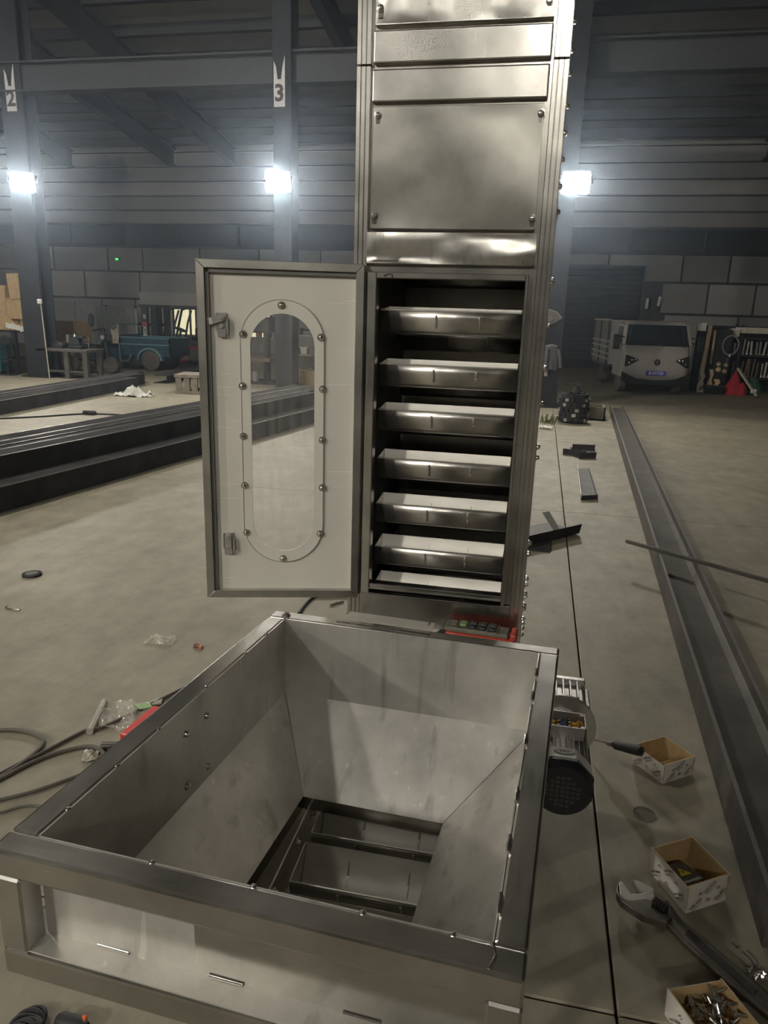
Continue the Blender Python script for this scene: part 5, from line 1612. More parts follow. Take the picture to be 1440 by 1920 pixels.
# --- fence
t = thing('corrugated_fence', 'grey corrugated sheet fence behind the carton stack and tricycle', 'fence', (-13.6, 19.9, 0))
n = 34
x0, x1 = -14.35, -12.2
for k in range(n):
    a, b = x0 + (x1 - x0) * k / n, x0 + (x1 - x0) * (k + 1) / n
    za, zb_ = 1.45 - 0.10 * k / n, 1.45 - 0.10 * (k + 1) / n
    w = b - a
    MB().prism([(a, 20.0), (a + w * .25, 19.94), (a + w * .6, 19.94), (a + w * .85, 20.0), (b, 20.0), (b, 20.01), (a + w * .83, 20.01), (a + w * .6, 19.95), (a + w * .27, 19.95), (a, 20.01)], (0, 0, 0.02), (1, 0, 0), (0, 1, 0), (0, 0, za)).build('corrugation', FENCEM, t)
MB().box(-15.3, -14.37, 19.96, 20.0, 0.4, 1.52).build('flat_sheet', GREYP, t)
for x in (-15.2, -14.4, -13.3, -12.25):
    MB().box(x - .03, x + .03, 20.01, 20.07, 0, 1.45).build('post', COLM, t)
# --- motor scooter in front of the fence
t = thing('motor_scooter', 'dark motor scooter with a tall back pad behind the vise table', 'motorcycle', (-9.0, 12.9, 0))
ST = Matrix.Translation((0.62, -1.5, 0))
q = [(-9.2283, 1.1693), (-9.1483, 0.8885), (-9.3757, 0.6745), (-9.035, 0.6869), (-8.9047, 0.6917), (-9.294, 0.0978), (-8.8326, 0.118), (-8.9569, 1.0083), (-8.8012, 0.5238)]
MB().prism([(q[0][0] + .065 * math.cos(2 * PI * k / 14), q[0][1] - .04 + .15 * math.sin(2 * PI * k / 14)) for k in range(14)], (0, 12.9, 0), (1, 0, 0), (0, 0, 1), (0, .08, 0)).build('back_pad', BLKR, t, bevel=0.02)
MB(ST).box(-10.3, -9.7, 14.3, 14.6, 0.5, 0.62).build('seat', BLKR, t, bevel=0.03)
MB(ST).box(-10.2, -9.6, 14.32, 14.58, 0.25, 0.5).build('body', COLM, t, bevel=0.05)
MB(ST).tube([(-9.62, 14.1, 0.92), (-9.55, 14.4, 0.96), (-9.62, 14.75, 0.92)], 0.015, 6).build('handlebar', BLK, t)
MB(ST).bar((-9.55, 14.4, 0.96), (-9.42, 14.4, 0.2), 0.06, 0.06).build('fork', COLM, t)
MB(ST).lathe((-9.50, 14.3, 0.78), (0.3, -1, 0), [(0, 0.04), (0.04, 0.05), (0.05, 0.03)], 12).build('headlight', GREYP, t)
for x in (-9.40, -10.35):
    MB(ST).lathe((x, 14.36, 0.18), (0, 1, 0), [(0, 0.10), (0, 0.16), (0.03, 0.18), (0.07, 0.18), (0.10, 0.16), (0.10, 0.10)], 18).build('wheel', TYRE, t)
# --- blue cargo tricycle
t = thing('cargo_tricycle', 'blue cargo tricycle with a ribbed open bed left of the forklift', 'tricycle', (-8.8, 14.5, 0))
X0, X1, Y0, Y1 = -9.22, -7.93, 14.0, 15.0
MB().box(X0, X1, Y0, Y1, 0.33, 0.37).build('bed_floor', BLUEV, t)
for y in (Y0, Y1 - 0.03):
    sd_ = MB().box(X0, X1, y, y + 0.03, 0.37, 0.76).build('side_board', BLUEV, t)
    for z in (0.42, 0.50, 0.58, 0.735):
        MB().box(X0, X1, y - 0.02, y, z, z + 0.028).build('rib', BLUEL if z > .55 else BLUEV, sd_, bevel=0.006)
MB().box(X0, X0 + 0.03, Y0, Y1, 0.37, 0.80).build('front_board', BLUEV, t)
MB().box(X1 - 0.03, X1, Y0, Y1, 0.37, 0.74).build('tail_board', BLUEV, t)
MB().tube([(X0 - 0.02, Y0, 0.60), (X0 - 0.02, Y0, 0.98), (X0 - 0.06, Y0 + .1, 1.03), (X0 - 0.06, Y1 - .1, 1.03), (X0 - 0.02, Y1, 0.98), (X0 - .02, Y1, .6)], 0.02, 8).build('guard_rail', BLUEL, t, smooth=60)
MB().tube([(X0 - 0.0, Y0 - 0.02, 0.60), (X0 + 0.02, Y0 - 0.02, 0.20), (X0 + 0.22, Y0 - 0.02, 0.20), (X0 + 0.30, Y0 - 0.02, 0.36)], 0.018, 6).build('step_rail', BLUEL, t, smooth=60)
MB().box(X0 + 0.0, X0 + 0.5, Y0 + .1, Y1 - .1, 0.10, 0.33).build('battery_box', mat('dark_box', (0.02, 0.025, 0.03), rough=0.6), t)
MB().box(X0 - 0.46, X0 - 0.02, Y0 + .25, Y1 - .25, 0.20, 0.50).build('seat_box', BLUEV, t, bevel=0.02)
MB().box(X0 - 0.42, X0 - 0.02, Y0 + .2, Y1 - .2, 0.50, 0.58).build('seat', BLK, t, bevel=0.02)
MB().box(X0 - 0.75, X0 - 0.4, Y0 + .3, Y1 - .3, 0.14, 0.19).build('foot_board', BLUEV, t)
MB().hexa([(X0 - .78, Y0 + .3, .16), (X0 - .70, Y0 + .3, .16), (X0 - .70, Y1 - .3, .16), (X0 - .78, Y1 - .3, .16), (X0 - .70, Y0 + .3, .62), (X0 - .64, Y0 + .3, .62), (X0 - .64, Y1 - .3, .62), (X0 - .70, Y1 - .3, .62)]).build('front_shield', BLUEV, t)
MB().tube([(X0 - .5, Y0 + .15, .72), (X0 - .62, Y0 + .4, .76), (X0 - .62, Y1 - .4, .76), (X0 - .5, Y1 - .15, .72)], 0.018, 6).build('handlebar', CHROME, t)
MB().lathe((X0 - .74, 14.45, .56), (-1, -.3, 0), [(0, 0.07), (0.05, 0.075), (0.07, 0.04)], 12).build('headlight', PALE, t)
for q_, r_ in (((X0 - .80, 14.44), 0.20), ((-8.44, Y0 - 0.03), 0.235), ((-8.44, Y1 - 0.08), 0.235)):
    wh = MB().lathe((q_[0], q_[1], r_), (0, 1, 0), [(0.01, r_ * .62), (0, r_ * .8), (0.02, r_), (0.09, r_), (0.11, r_ * .8), (0.10, r_ * .62)], 24).build('wheel', TYRE, t, smooth=40)
    MB().lathe((q_[0], q_[1] + .02, r_), (0, 1, 0), [(0, r_ * .62), (0.03, r_ * .5), (0.03, 0.05), (0.0, 0.04), (0, 0.001)], 16).build('hub', RUST, wh)
for y in (Y0 - 0.06, Y1 - 0.06):
    MB().prism([(-8.44 + .32 * math.cos(a), .24 + .29 * math.sin(a)) for a in [PI * k / 10 for k in range(11)]] + [(-8.44 + .28 * math.cos(a), .24 + .25 * math.sin(a)) for a in [PI * (10 - k) / 10 for k in range(11)]], (0, y, 0), (1, 0, 0), (0, 0, 1), (0, .14, 0)).build('mudguard', BLUEL, t)
for k, (x, lab) in enumerate(((-9.26, 'dusty rag bundle hung on the tricycle guard rail'),)):
    o = thing('rag_bundle', lab, 'rag', (x, 13.9, .60))
    MB().sheet(5, 8, lambda a, b: (x - .1 + a * .16 + .02 * math.sin(6 * b), 13.95 - .04 * math.sin(8 * a + 3 * b), .60 + b * .42)).build('cloth', PAPER, o, solid=0.02)
    MB().obox((x - .04, 13.93, 0.98), (0.14, 0.10, 0.10), 0.4).build('knot', SHIRT, o, bevel=0.03)
# --- forklift
t = thing('forklift', 'red and black forklift truck with an open mast left of the door', 'forklift', (-8.8, 16.8, 0))
fx0 = -9.96
for y in (16.35, 17.05):
    MB().box(fx0, fx0 + 0.17, y, y + 0.10, 0.05, 1.46).build('mast_rail', MASTM, t)
    MB().box(fx0 + 0.27, fx0 + 0.42, y, y + 0.10, 0.05, 1.43).build('mast_rail', MASTM, t)
MB().box(fx0 - 0.04, fx0 + 0.48, 16.3, 17.2, 1.43, 1.50).build('mast_head', MASTM, t)
for z in (0.5, 0.95):
    MB().box(fx0 + .02, fx0 + 0.40, 16.46, 17.04, z, z + 0.07).build('crossmember', MASTM, t)
MB().box(fx0 - 0.12, fx0 - 0.04, 16.3, 17.2, 0.05, 0.55).build('fork_carriage', MASTM, t)
for y in (16.45, 16.95):
    MB().box(fx0 - 1.0, fx0 - 0.08, y - .05, y + .05, 0.04, 0.08).build('fork', MASTM, t)
text('XGMA', WHITE, 0.15, (fx0 + 0.085, 16.345, 0.74), (0.02, 0, -1), (1, 0, 0.02), 0.0, t, 'mast_letters', bold=0.005)
MB().box(fx0 + 0.01, fx0 + 0.16, 16.342, 16.349, 0.97, 1.05).build('red_patch', REDV, t)
text('30', WHITE, 0.12, (fx0 + 0.09, 16.34, 1.20), (0.02, 0, -1), (1, 0, 0.02), 0.0, t, 'mast_number', bold=0.004)
MB().hexa([(-9.50, 16.35, .05), (-8.30, 16.35, .05), (-8.30, 17.2, .05), (-9.50, 17.2, .05), (-9.35, 16.35, .52), (-8.30, 16.35, .62), (-8.30, 17.2, .62), (-9.35, 17.2, .52)]).build('chassis', MASTM, t, bevel=0.02)
MB().hexa([(-8.96, 16.31, -.0 + .03), (-8.1, 16.31, .03), (-8.1, 17.24, .03), (-8.96, 17.24, .03), (-8.92, 16.31, .46), (-8.1, 16.31, .48), (-8.1, 17.24, .48), (-8.92, 17.24, .46)]).build('counterweight', REDV, t, bevel=0.03)
MB().box(-8.94, -8.1, 16.30, 16.31, 0.12, 0.17).build('pale_stripe', GREYP, t)
text('LINU', WHITE, 0.13, (-8.74, 16.30, 0.29), (1, 0, 0), (0, 0, 1), 0.0, t, 'side_letters', bold=0.005)
text('30', PALE, 0.11, (-8.62, 16.33, 0.50), (1, 0, 0), (0, 0, 1), 0.02, t, 'side_number', bold=0.003)
for y in (16.40, 17.12):
    MB().tube([(-9.42, y, .50), (-9.18, y, 1.38), (-9.05, y, 1.44), (-8.2, y, 1.46)], 0.035, 8).build('guard_pillar', MASTM, t, smooth=40)
    MB().tube([(-9.12, y, .55), (-9.02, y, 1.05), (-8.90, y, 1.38)], 0.03, 8).build('guard_pillar', MASTM, t, smooth=40)
    MB().tube([(-8.58, y, .58), (-8.58, y, 1.42)], 0.03, 8).build('guard_pillar', MASTM, t)
MB().box(-9.15, -8.2, 16.38, 17.16, 1.44, 1.50).build('roof_guard', MASTM, t)
MB().lathe((-9.05, 16.75, .86), (.4, 0, 1), [(0, 0.15), (0.02, 0.165), (0.035, 0.15)], 18).build('steering_wheel', BLK, t)
MB().bar((-9.12, 16.75, .52), (-9.04, 16.75, .87), .05, .05).build('steering_column', MASTM, t)
MB().box(-8.85, -8.45, 16.5, 17.05, .60, .72).box(-8.52, -8.42, 16.5, 17.05, .70, 0.95).build('seat', BLK, t, bevel=0.03)
for x, r_ in ((-9.55, .27), (-8.44, .22)):
    for y in (16.28, 17.10):
        MB().lathe((x, y, r_), (0, 1, 0), [(0, r_ * .5), (0, r_ * .9), (.03, r_), (.15, r_), (.18, r_ * .9), (.18, r_ * .5)], 20).build('wheel', TYRE, t)
# --- lit window and pale board on the far wall
w1 = MB().box(-13.15, -8.3, 21.90, 21.99, 0.50, 1.92).build('window_1', mat('pale_board', (0.40, 0.40, 0.385), rough=0.6, var=0.04))
tag(w1, kind='structure')
for a, b in ((-11.88, -11.10), (-11.05, -10.0), (-9.95, -9.15), (-9.10, -8.42)):
    MB().box(a, b, 21.885, 21.895, 0.56, 1.38).build('lit_pane', CREAM, w1)
for x in (-11.91, -11.08, -9.97, -9.12, -8.40):
    MB().box(x - .03, x + .03, 21.86, 21.90, 0.52, 1.42).build('frame_bar', COLM, w1)
MB().box(-11.95, -8.36, 21.86, 21.90, 1.38, 1.43).build('frame_bar', COLM, w1)
MB().box(-11.95, -8.36, 21.84, 21.90, 0.50, 0.56).build('sill', GREYP, w1)
for k, (px, c, lab) in enumerate(((-8.80, (0.55, 0.30, 0.25), 'small reddish bottle on the lit window sill seen through the hatch pane'), (-8.48, (0.12, 0.25, 0.65), 'small blue bottle on the lit window sill seen through the hatch pane'))):
    o = thing('bottle', lab, 'bottle', (px, 21.8, .56))
    MB().lathe((px, 21.78, 0.56), (0, 0, 1), [(0, 0.09), (0.2, 0.09), (0.27, 0.04)], 12).build('bottle_body', mat('bottle_%d' % k, c, rough=0.4), o)
    MB().cyl((px, 21.78, 0.83), (px, 21.78, 0.90), 0.045, n=10).build('cap', WHITE, o)
# --- crate near the tricycle
t = thing('wooden_crate', 'grey slatted wooden crate at the end of the far beams', 'crate', (-5.5, 10.3, 0))
T = Matrix.Translation((-5.48, 10.35, 0)) @ Matrix.Rotation(0.2, 4, 'Z')
WOODG = mat('grey_wood', (0.23, 0.20, 0.165), rough=0.9, var=0.25, scale=8)
for k in range(5):
    MB(T).box(-0.32 + k * .14, -0.22 + k * .14, -0.30, -0.28, 0.05, 0.28).build('slat', WOODG, t)
    MB(T).box(-0.32 + k * .14, -0.22 + k * .14, 0.28, 0.30, 0.05, 0.28).build('slat', WOODG, t)
for z in (0.0, 0.28):
    MB(T).box(-0.34, 0.36, -0.32, 0.32, z, z + 0.05).build('deck', WOODG, t)
# --- stuff seen through the hatch pane: machine, rack, carton
t = thing('pillar_drill', 'dark pillar drill with a rusty table seen through the hatch pane', 'machine', (-5.0, 12.4, 0))
MB().box(-5.3, -4.75, 12.2, 12.8, 0, 0.06).build('base', COLM, t)
MB().cyl((-5.0, 12.55, 0.06), (-5.0, 12.55, 1.15), 0.07, n=12).build('pillar', COLM, t)
MB().box(-5.2, -4.8, 12.1, 12.7, 1.02, 1.32).build('head', COLM, t, bevel=0.04)
MB().cyl((-5.02, 12.25, 0.80), (-5.02, 12.25, 1.02), 0.03, n=10).build('spindle', GREYST, t)
MB().box(-5.25, -4.78, 12.1, 12.5, 0.46, 0.52).build('drill_table', RUST, t)
MB().cyl((-5.12, 12.2, 0.06), (-5.12, 12.2, 0.26), 0.06, n=14).build('motor_can', GREYP, t)
MB().bar((-5.3, 12.05, 0.60), (-5.15, 12.05, 0.70), 0.02, 0.02).build('feed_lever', PALE, t)
t = thing('shelf_rack', 'grey steel shelf rack of parts seen through the right of the hatch pane', 'rack', (-4.3, 13.4, 0))
for x in (-4.75, -3.55):
    for y in (13.1, 13.6):
        MB().box(x - .025, x + .025, y - .025, y + .025, 0, 1.5).build('upright', GREYP, t)
for z in (0.12, 0.55, 0.95):
    MB().box(-4.78, -3.52, 13.08, 13.62, z, z + 0.03).build('shelf', GREYP, t)
for k, (x, z, w, h, m_, lab) in enumerate(((-4.62, .58, .15, .12, PALE, 'pale tub leftmost on the middle rack shelf'), (-4.42, .58, .15, .13, PALE, 'pale tub second on the middle rack shelf'), (-4.22, .58, .16, .11, GREYP, 'grey tub third on the middle rack shelf'),
                                      (-4.60, .98, .18, .12, GREYP, 'grey box on the top rack shelf'), (-4.55, .15, .14, .12, GREYP, 'grey tub on the bottom rack shelf at the left'), (-4.30, .15, .16, .14, RUST, 'rusty part on the bottom rack shelf'))):
    o = thing('parts_tub', lab, 'tub', (x, 13.3, z))
    MB().hexa([(x - w / 2 * .85, 13.2, z), (x + w / 2 * .85, 13.2, z), (x + w / 2 * .85, 13.45, z), (x - w / 2 * .85, 13.45, z), (x - w / 2, 13.17, z + h), (x + w / 2, 13.17, z + h), (x + w / 2, 13.48, z + h), (x - w / 2, 13.48, z + h)]).build('tub_body', m_, o)
    MB().box(x - w / 2 - .01, x + w / 2 + .01, 13.16, 13.49, z + h, z + h + .015).build('lip', m_, o)
cbox('carton', 'wide tan carton on the floor below the rack seen through the hatch pane', -4.55, -3.75, 12.3, 12.8, 0.0, 0.30, m_=TANM)
# --- coat and papers hung on the right column
t = thing('work_jacket', 'grey work jacket hung on the column right of the tower', 'jacket', (0.68, 10.82, 0.66))
MB().sheet(8, 12, lambda a, b: (0.575 + a * .20 + .012 * math.sin(5 * b), 10.86 - .05 * math.sin(PI * a) - .012 * math.sin(14 * a + 2 * b), 0.64 + b * .42 - .05 * abs(a - .5))).build('cloth', SHIRT, t, smooth=60, solid=0.015)
MB().tube([(0.60, 10.80, 0.98), (0.585, 10.78, 0.80), (0.60, 10.78, 0.60)], 0.035, 8).build('sleeve', SHIRT, t, smooth=60)
MB().tube([(0.77, 10.80, 0.98), (0.815, 10.78, 0.80), (0.83, 10.78, 0.68)], 0.030, 8).build('sleeve', SHIRT, t, smooth=60)
MB().obox((0.605, 10.775, 0.565), (0.055, 0.03, 0.07)).build('glove', mat('dusty_glove', (0.36, 0.29, 0.26), rough=0.8), t, bevel=0.012)
t = thing('hung_cloth', 'pale three cornered cloth hung on the column above the grey jacket', 'cloth', (0.65, 10.84, 1.34))
MB().prism([(0.52, 1.36), (0.60, 1.34), (0.80, 1.48), (0.70, 1.58), (0.52, 1.63)], (0, 10.83, 0), (1, 0, 0), (0, 0, 1), (0, 0.03, 0)).build('cloth', mat('pale_cloth', (0.13, 0.12, 0.108), rough=0.9), t, bevel=0.01)
MB().prism([(0.53, 1.40), (0.60, 1.38), (0.66, 1.47), (0.56, 1.52)], (0, 10.81, 0), (1, 0, 0), (0, 0, 1), (0, 0.02, 0)).build('fold', mat('pale_cloth_fold', (0.15, 0.14, 0.125), rough=0.9), t, bevel=0.008)
# --- light truck
t = thing('light_truck', 'pale grey light truck with a blue number plate facing the viewer', 'truck', (2.8, 14.8, 0))
TT = Matrix.Translation((2.83, 14.05, 0)) @ Matrix.Rotation(math.radians(4.5), 4, 'Z')
def tm():
    return MB(TT)
hw = 0.665
def section(y, pts):
    return [(x, y, z) for x, z in pts]
# cab shell: front profile in y-z swept across with rounded corners
prof = [(0.05, 0.28), (0.00, 0.46), (0.0, 0.62), (0.035, 0.80), (0.08, 0.985)]
m = tm()
cols = [-hw, -hw + .06, -hw + .16, 0, hw - .16, hw - .06, hw]
inset = [0.14, 0.045, 0.01, 0.0, 0.01, 0.045, 0.14]
vs_ = []
for y, z in prof:
    for x, i_ in zip(cols, inset):
        vs_.append((x, y + i_, z))
fs = []
for r in range(len(prof) - 1):
    for c_ in range(6):
        k = r * 7 + c_
        fs.append((k, k + 1, k + 8, k + 7))
m.add(vs_, fs)
m.build('front_panel', TRUCKW, t, smooth=40, solid=0.01)
# windscreen
m = tm()
wv = []
for y, z, sc_ in ((0.085, 0.99, 0.97), (0.30, 1.40, 0.90)):
    for x, i_ in zip(cols, inset):
        wv.append((x * sc_, y + i_ * .8, z))
m.add(wv, [(k, k + 1, k + 8, k + 7) for k in range(6)])
m.build('windscreen', GLASSD, t, smooth=40)
for s in (-1, 1):
    tm().bar((s * hw * .985, 0.20, 0.985), (s * hw * .90, 0.40, 1.41), 0.05, 0.06).build('pillar', TRUCKW, t)
tm().hexa([(-hw * .90, .30, 1.40), (hw * .90, .30, 1.40), (hw * .90, 1.15, 1.42), (-hw * .90, 1.15, 1.42), (-hw * .84, .38, 1.47), (hw * .84, .38, 1.47), (hw * .86, 1.12, 1.47), (-hw * .86, 1.12, 1.47)]).build('roof', TRUCKW, t, bevel=0.02)
for s in (-1, 1):
    a = s * hw
    d_ = tm().hexa([(a - .02, .14, .34), (a + .02, .14, .34), (a + .02, 1.15, .34), (a - .02, 1.15, .34), (a - .02, .18, .98), (a + .02, .18, .98), (a + .02, 1.15, .98), (a - .02, 1.15, .98)]).build('door', TRUCKW, t, bevel=0.008)
    tm().hexa([(a - .01, .30, .99), (a + .01, .30, .99), (a + .01, 1.10, .99), (a - .01, 1.10, .99), (a * .93 - .01, .46, 1.36), (a * .93 + .01, .46, 1.36), (a * .93 + .01, 1.10, 1.36), (a * .93 - .01, 1.10, 1.36)]).build('door_glass', GLASSD, d_)
    tm().tube([(a, .28, .99), (a * .95, .44, 1.36), (a * .94, 1.12, 1.38)], 0.02, 6).build('door_frame', PALE, d_)
    mi = tm().tube([(a, .22, 1.15), (a + s * .14, .10, 1.16)], 0.012, 6).build('mirror_arm', BLK, t)
    tm().box(min(a + s * .10, a + s * .24), max(a + s * .10, a + s * .24), .05, .10, .90, 1.20).build('mirror', BLK, mi, bevel=0.02)
    # headlamp cluster: dark wedge with bright lenses
    hl = tm().prism([(s * .62, .80), (s * .40, .73), (s * .36, .70), (s * .55, .58), (s * .63, .56)], (0, -0.012, 0), (1, 0, 0), (0, 0, 1), (0, .13, 0)).build('headlamp', BLK, t, bevel=0.01)
    for q_ in ((.55, .64), (.50, .70), (.43, .71)):
        tm().lathe((s * q_[0], -0.010, q_[1]), (0, -1, 0), [(0, .028), (.008, .024), (.012, .004)], 10).build('lens', CHROME, hl, smooth=50)
    tm().prism([(s * .66, .46), (s * .60, .42), (s * .38, .33), (s * .60, .28), (s * .66, .28)], (0, 0.0, 0), (1, 0, 0), (0, 0, 1), (0, .2, 0)).build('bumper_corner', BLK, t)
tm().box(-.56, .56, 0.04, .25, .20, .345).build('bumper', BLK, t, bevel=0.02)
tm().box(-.55, .55, 0.5, 3.4, .24, .34).build('chassis', BLK, t)
em = tm().lathe((0, -0.002, .665), (0, -1, 0), [(0, .062), (.012, .062), (.014, .050), (.006, .046), (.006, .001)], 20).build('emblem', BLK, t, smooth=30)
tm().box(-.008, .008, -0.016, -.008, .63, .70).box(-.03, .03, -0.016, -.008, .67, .685).build('emblem_mark', CHROME, em)
npl = tm().box(-.20, .20, -0.016, -.004, .395, .495).build('number_plate', PLATEB, t)
text('B·0SY20', WHITE, 0.085, TT @ Vector((0, -0.018, .445)), TT.to_3x3() @ Vector((1, 0, 0)), (0, 0, 1), 0.0, npl, 'plate_characters', bold=0.001)
for x in (.10, .52):
    tm().bar((x - .16, 0.07, 1.02), (x, 0.055, .985), .012, .012).build('wiper', BLK, t)
for y in (0.62, 2.95):
    for s in (-1, 1):
        wh = tm().lathe((s * (hw - .19) + (0.0 if s > 0 else -.0), y, .25), (s, 0, 0), [(0, .12), (0, .22), (.03, .25), (.15, .25), (.18, .22), (.18, .12)], 20).build('wheel', TYRE, t)
# load bed with tall sides
bw = .79
tm().box(-bw, bw, 1.28, 3.6, .46, .52).build('bed_floor', BLK, t)
for s in (-1, 1):
    sd_ = tm().box(min(s * bw, s * (bw - .03)), max(s * bw, s * (bw - .03)), 1.28, 3.6, .52, 1.48).build('bed_side', GREYP, t)
    for z in (.62, .74, .88, 1.0, 1.46):
        tm().box(min(s * bw, s * (bw + .025)), max(s * bw, s * (bw + .025)), 1.28, 3.6, z, z + .035).build('rail', PALE, sd_)
    for y in (1.30, 2.4, 3.5):
        tm().box(min(s * bw, s * (bw + .03)), max(s * bw, s * (bw + .03)), y, y + .05, .52, 1.50).build('stake', BLK, sd_)
tm().box(-bw, bw, 1.28, 1.31, .52, 1.48).build('headboard', GREYP, t)
tm().box(-bw, bw, 3.57, 3.6, .52, 1.2).build('tailboard', GREYP, t)
# two pale tubes fixed upright on the far wall
for (a, b, lab) in (((3.4886, 21.86, 2.1271), (3.4795, 21.86, 1.8203), 'left of two pale upright tubes on the wall above the truck cab'), ((3.83, 21.86, 2.1812), (3.8034, 21.86, 1.9059), 'right of two pale upright tubes on the wall above the truck cab')):
    o = thing('wall_tube', lab, 'tube', a)
    MB().tube([a, b], 0.045, 8).build('tube_body', WHITE, o)
    for z in (a[2], b[2]):
        MB().box(a[0] - .05, a[0] + .05, a[1] + .03, 21.96, z - .04, z + .04).build('clip', COLM, o)
# --- junk shelves at the far right
t = thing('junk_rack', 'cluttered steel rack of scrap at the far right behind the truck mirror', 'rack', (4.8, 15.9, 0))
for x in (3.95, 4.75, 5.6):
    for y in (15.7, 16.2):
        MB().box(x - .03, x + .03, y - .03, y + .03, 0, 1.45).build('upright', COLM, t)
for z in (.30, .78, 1.15):
    MB().box(3.92, 5.65, 15.68, 16.22, z, z + .04).build('shelf', COLM, t)
MB().box(4.6, 5.65, 15.66, 15.70, 1.28, 1.40).build('name_board', PALE, t)
MB().box(3.92, 5.65, 16.2, 16.22, 0.0, 1.42).build('back_sheet', COLM, t)
def junk(name, label, cat, parts, loc, group=None):
    o = thing(name, label, cat, loc, group)
    for nm, m_, f_ in parts:
        b_ = MB()
        f_(b_)
        b_.build(nm, m_, o)
    return o
P_ = [(3.7053, 1.3219), (3.7636, 1.4589), (3.8832, 1.4627), (3.9403, 1.3635), (3.947, 0.5087), (4.0507, 0.3975), (4.1203, 1.0877), (4.2446, 0.979), (4.4446, 1.0996), (4.2694, 1.3407), (4.4156, 1.3008), (4.4312, 0.8158), (4.2701, 0.4074), (4.1926, 0.1716), (4.3794, 0.4124), (4.6846, 0.1953), (4.5545, -0.044), (4.8643, 0.0882)]
junk('switch_box', 'pale electrical box at the top left of the junk rack', 'box', [('box_body', PALE, lambda b: b.box(3.78, 3.93, 15.45, 15.6, 1.30, 1.45)), ('box_lid', WHITE, lambda b: b.box(3.84, 3.95, 15.43, 15.45, 1.30, 1.47)), ('post', COLM, lambda b: b.box(3.82, 3.90, 15.5, 15.56, 0, 1.28))], (3.85, 15.5, 0))
junk('timber_post', 'pale upright timber behind the truck mirror', 'timber', [('board', TANM, lambda b: b.hexa([(3.96, 15.59, 0), (4.05, 15.59, 0), (4.05, 15.63, 0), (3.96, 15.63, 0), (4.03, 15.62, 1.42), (4.11, 15.62, 1.42), (4.11, 15.66, 1.42), (4.03, 15.66, 1.42)])), ('knot_block', PALE, lambda b: b.box(3.97, 4.05, 15.56, 15.59, .30, .50))], (3.97, 15.5, 0))
junk('timber_strip', 'narrow tan timber strip beside the dark cabinet of the rack', 'timber', [('board', TANM, lambda b: b.box(4.16, 4.20, 15.60, 15.64, .6, 1.32)), ('bracket', COLM, lambda b: b.box(4.15, 4.21, 15.62, 15.68, 0, .6))], (4.18, 15.6, 0))
junk('dark_cabinet', 'tall dark cabinet between the timbers on the junk rack', 'cabinet', [('cabinet_body', COLM, lambda b: b.box(4.21, 4.50, 15.40, 15.66, 0, 1.34)), ('door', BLK, lambda b: b.box(4.22, 4.49, 15.385, 15.40, .05, 1.30)), ('handle', CHROME, lambda b: b.box(4.44, 4.455, 15.37, 15.385, .6, .75))], (4.35, 15.5, 0))
junk('hose_ring', 'grey hose ring hung before the dark cabinet', 'hose', [('hose', GREYP, lambda b: b.tube([(4.47 + .16 * math.cos(k * PI / 10), 15.33, 1.02 + .20 * math.sin(k * PI / 10)) for k in range(20)], .018, 6, closed=True)), ('clip', WHITE, lambda b: b.box(4.46, 4.49, 15.30, 15.34, .78, .83))], (4.47, 15.33, .8))
junk('white_carton', 'small white box on top of the rack right of the cabinet', 'box', [('box_body', PALE, lambda b: b.box(4.52, 4.68, 15.6, 15.8, 1.20, 1.35)), ('lid', WHITE, lambda b: b.box(4.51, 4.69, 15.59, 15.81, 1.35, 1.37))], (4.6, 15.7, 1.2))
junk('red_cloth', 'dark red cloth bundle on the floor before the junk rack', 'cloth', [('cloth_heap', REDCL, lambda b: b.lathe((4.62, 15.15, 0), (0, 0, 1), [(0, .21), (.12, .20), (.28, .12), (.42, .05), (.5, .01)], 12)), ('fold', REDCL, lambda b: b.lathe((4.74, 15.05, 0), (.1, 0, 1), [(0, .12), (.14, .10), (.26, .03)], 9))], (4.65, 15.1, 0))
junk('leaning_board', 'pale board leaning over the red cloth', 'board', [('board', PALE, lambda b: b.bar((4.62, 15.05, .56), (5.0, 14.75, 0.02), .09, .03)), ('end_block', WHITE, lambda b: b.obox((4.93, 14.80, .12), (.10, .05, .08), .3))], (4.8, 14.9, 0))
junk('plant_sheet', 'dark green sheet crumpled at the right edge of the rack', 'sheet', [('sheet', GREENV, lambda b: b.sheet(8, 8, lambda a, c: (4.95 + a * .6, 15.0 + c * .3 - .1 * math.sin(6 * a), 0.02 + c * .34 * abs(math.cos(2.5 * a)) + .03 * math.sin(9 * a)))), ('fold', LEAF, lambda b: b.obox((5.2, 15.0, .03), (.25, .1, .06), .4))], (5.2, 15.1, 0))
rr = random.Random(31)
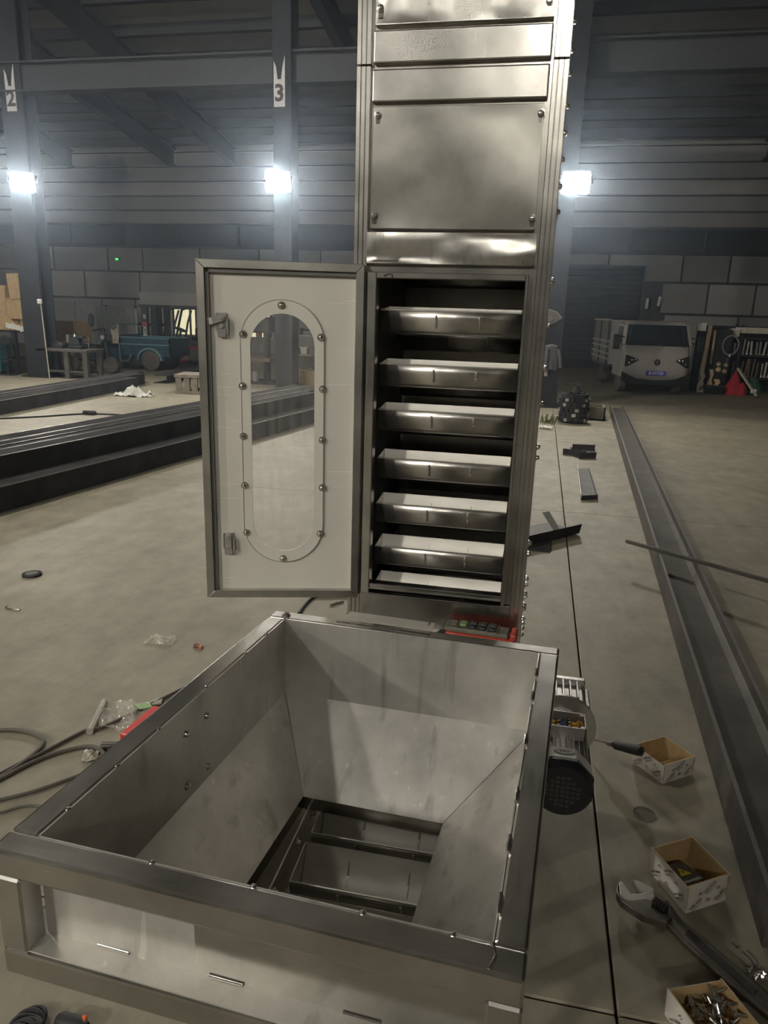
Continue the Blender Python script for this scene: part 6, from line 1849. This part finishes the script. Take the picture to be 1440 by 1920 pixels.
for k in range(22):
    x = 4.70 + (k % 11) * .085 + rr.uniform(-.015, .015)
    zb2 = .82 if k < 11 else .34
    h = rr.uniform(.24, .33) if k < 11 else rr.uniform(.28, .40)
    m_ = rr.choice((PALE, GREYP, RUST, SSK))
    junk('pipe_offcut', 'pipe offcut standing on the %s shelf of the junk rack' % ('upper' if k < 11 else 'lower'), 'pipe',
         [('pipe', m_, lambda b: b.lathe((x, 15.85, zb2), (rr.uniform(-.08, .08), -.1, 1), [(0, .022), (h, .022), (h, .014), (h * .8, .013)], 8)), ('collar', m_, lambda b: b.cyl((x, 15.85, zb2), (x, 15.85, zb2 + .03), .03, n=8))], (x, 15.85, zb2), 'pipe offcuts on the %s shelf' % ('upper' if k < 11 else 'lower'))
for k, (x, z, r_, lab) in enumerate(((4.28, .62, .05, 'upper left tan turned knob before the cabinet'), (4.29, .50, .06, 'lower left tan turned knob before the cabinet'), (4.43, .60, .05, 'upper right tan turned knob before the cabinet'), (4.42, .47, .055, 'lower right tan turned knob before the cabinet'))):
    junk('turned_knob', lab, 'knob', [('knob', TANM, lambda b: b.lathe((x, 15.36, z), (0, -1, 0), [(0, r_ * .6), (.04, r_), (.08, r_ * .8), (.10, .01)], 10)), ('stem', RUST, lambda b: b.cyl((x, 15.40, z), (x, 15.36, z), .02, n=8))], (x, 15.35, z - r_))
for k, (x, y, w, h, m_, lab) in enumerate(((3.98, 15.30, .14, .42, PALE, 'pale moulded bracket leftmost on the floor by the rack'), (4.15, 15.25, .10, .50, TANM, 'tan curved moulding second on the floor by the rack'), (4.27, 15.2, .16, .30, TANM, 'tan square moulding with rusty holes on the floor by the rack'))):
    junk('moulding', lab, 'moulding', [('moulding_body', m_, lambda b: b.prism([(x - w / 2, 0), (x + w / 2, 0), (x + w / 2, h * .4), (x + w * .2, h * .55), (x + w * .45, h * .8), (x + w * .3, h), (x - w * .4, h), (x - w * .1, h * .7), (x - w / 2, h * .4)], (0, y, 0), (1, 0, 0), (0, 0, 1), (0, .08, 0))), ('recess', RUST, lambda b: b.box(x - w * .2, x + w * .25, y - .01, y, h * .12, h * .3))], (x, y, 0))
junk('black_bin', 'low black bin on the floor before the junk rack', 'bin', [('bin_body', BLK, lambda b: b.hexa([(4.02, 14.9, 0), (4.34, 14.9, 0), (4.34, 15.10, 0), (4.02, 15.10, 0), (3.98, 14.87, .16), (4.38, 14.87, .16), (4.38, 15.12, .16), (3.98, 15.12, .16)])), ('rim', BLKR, lambda b: b.box(3.97, 4.39, 14.86, 15.13, .16, .18))], (4.3, 15.0, 0))
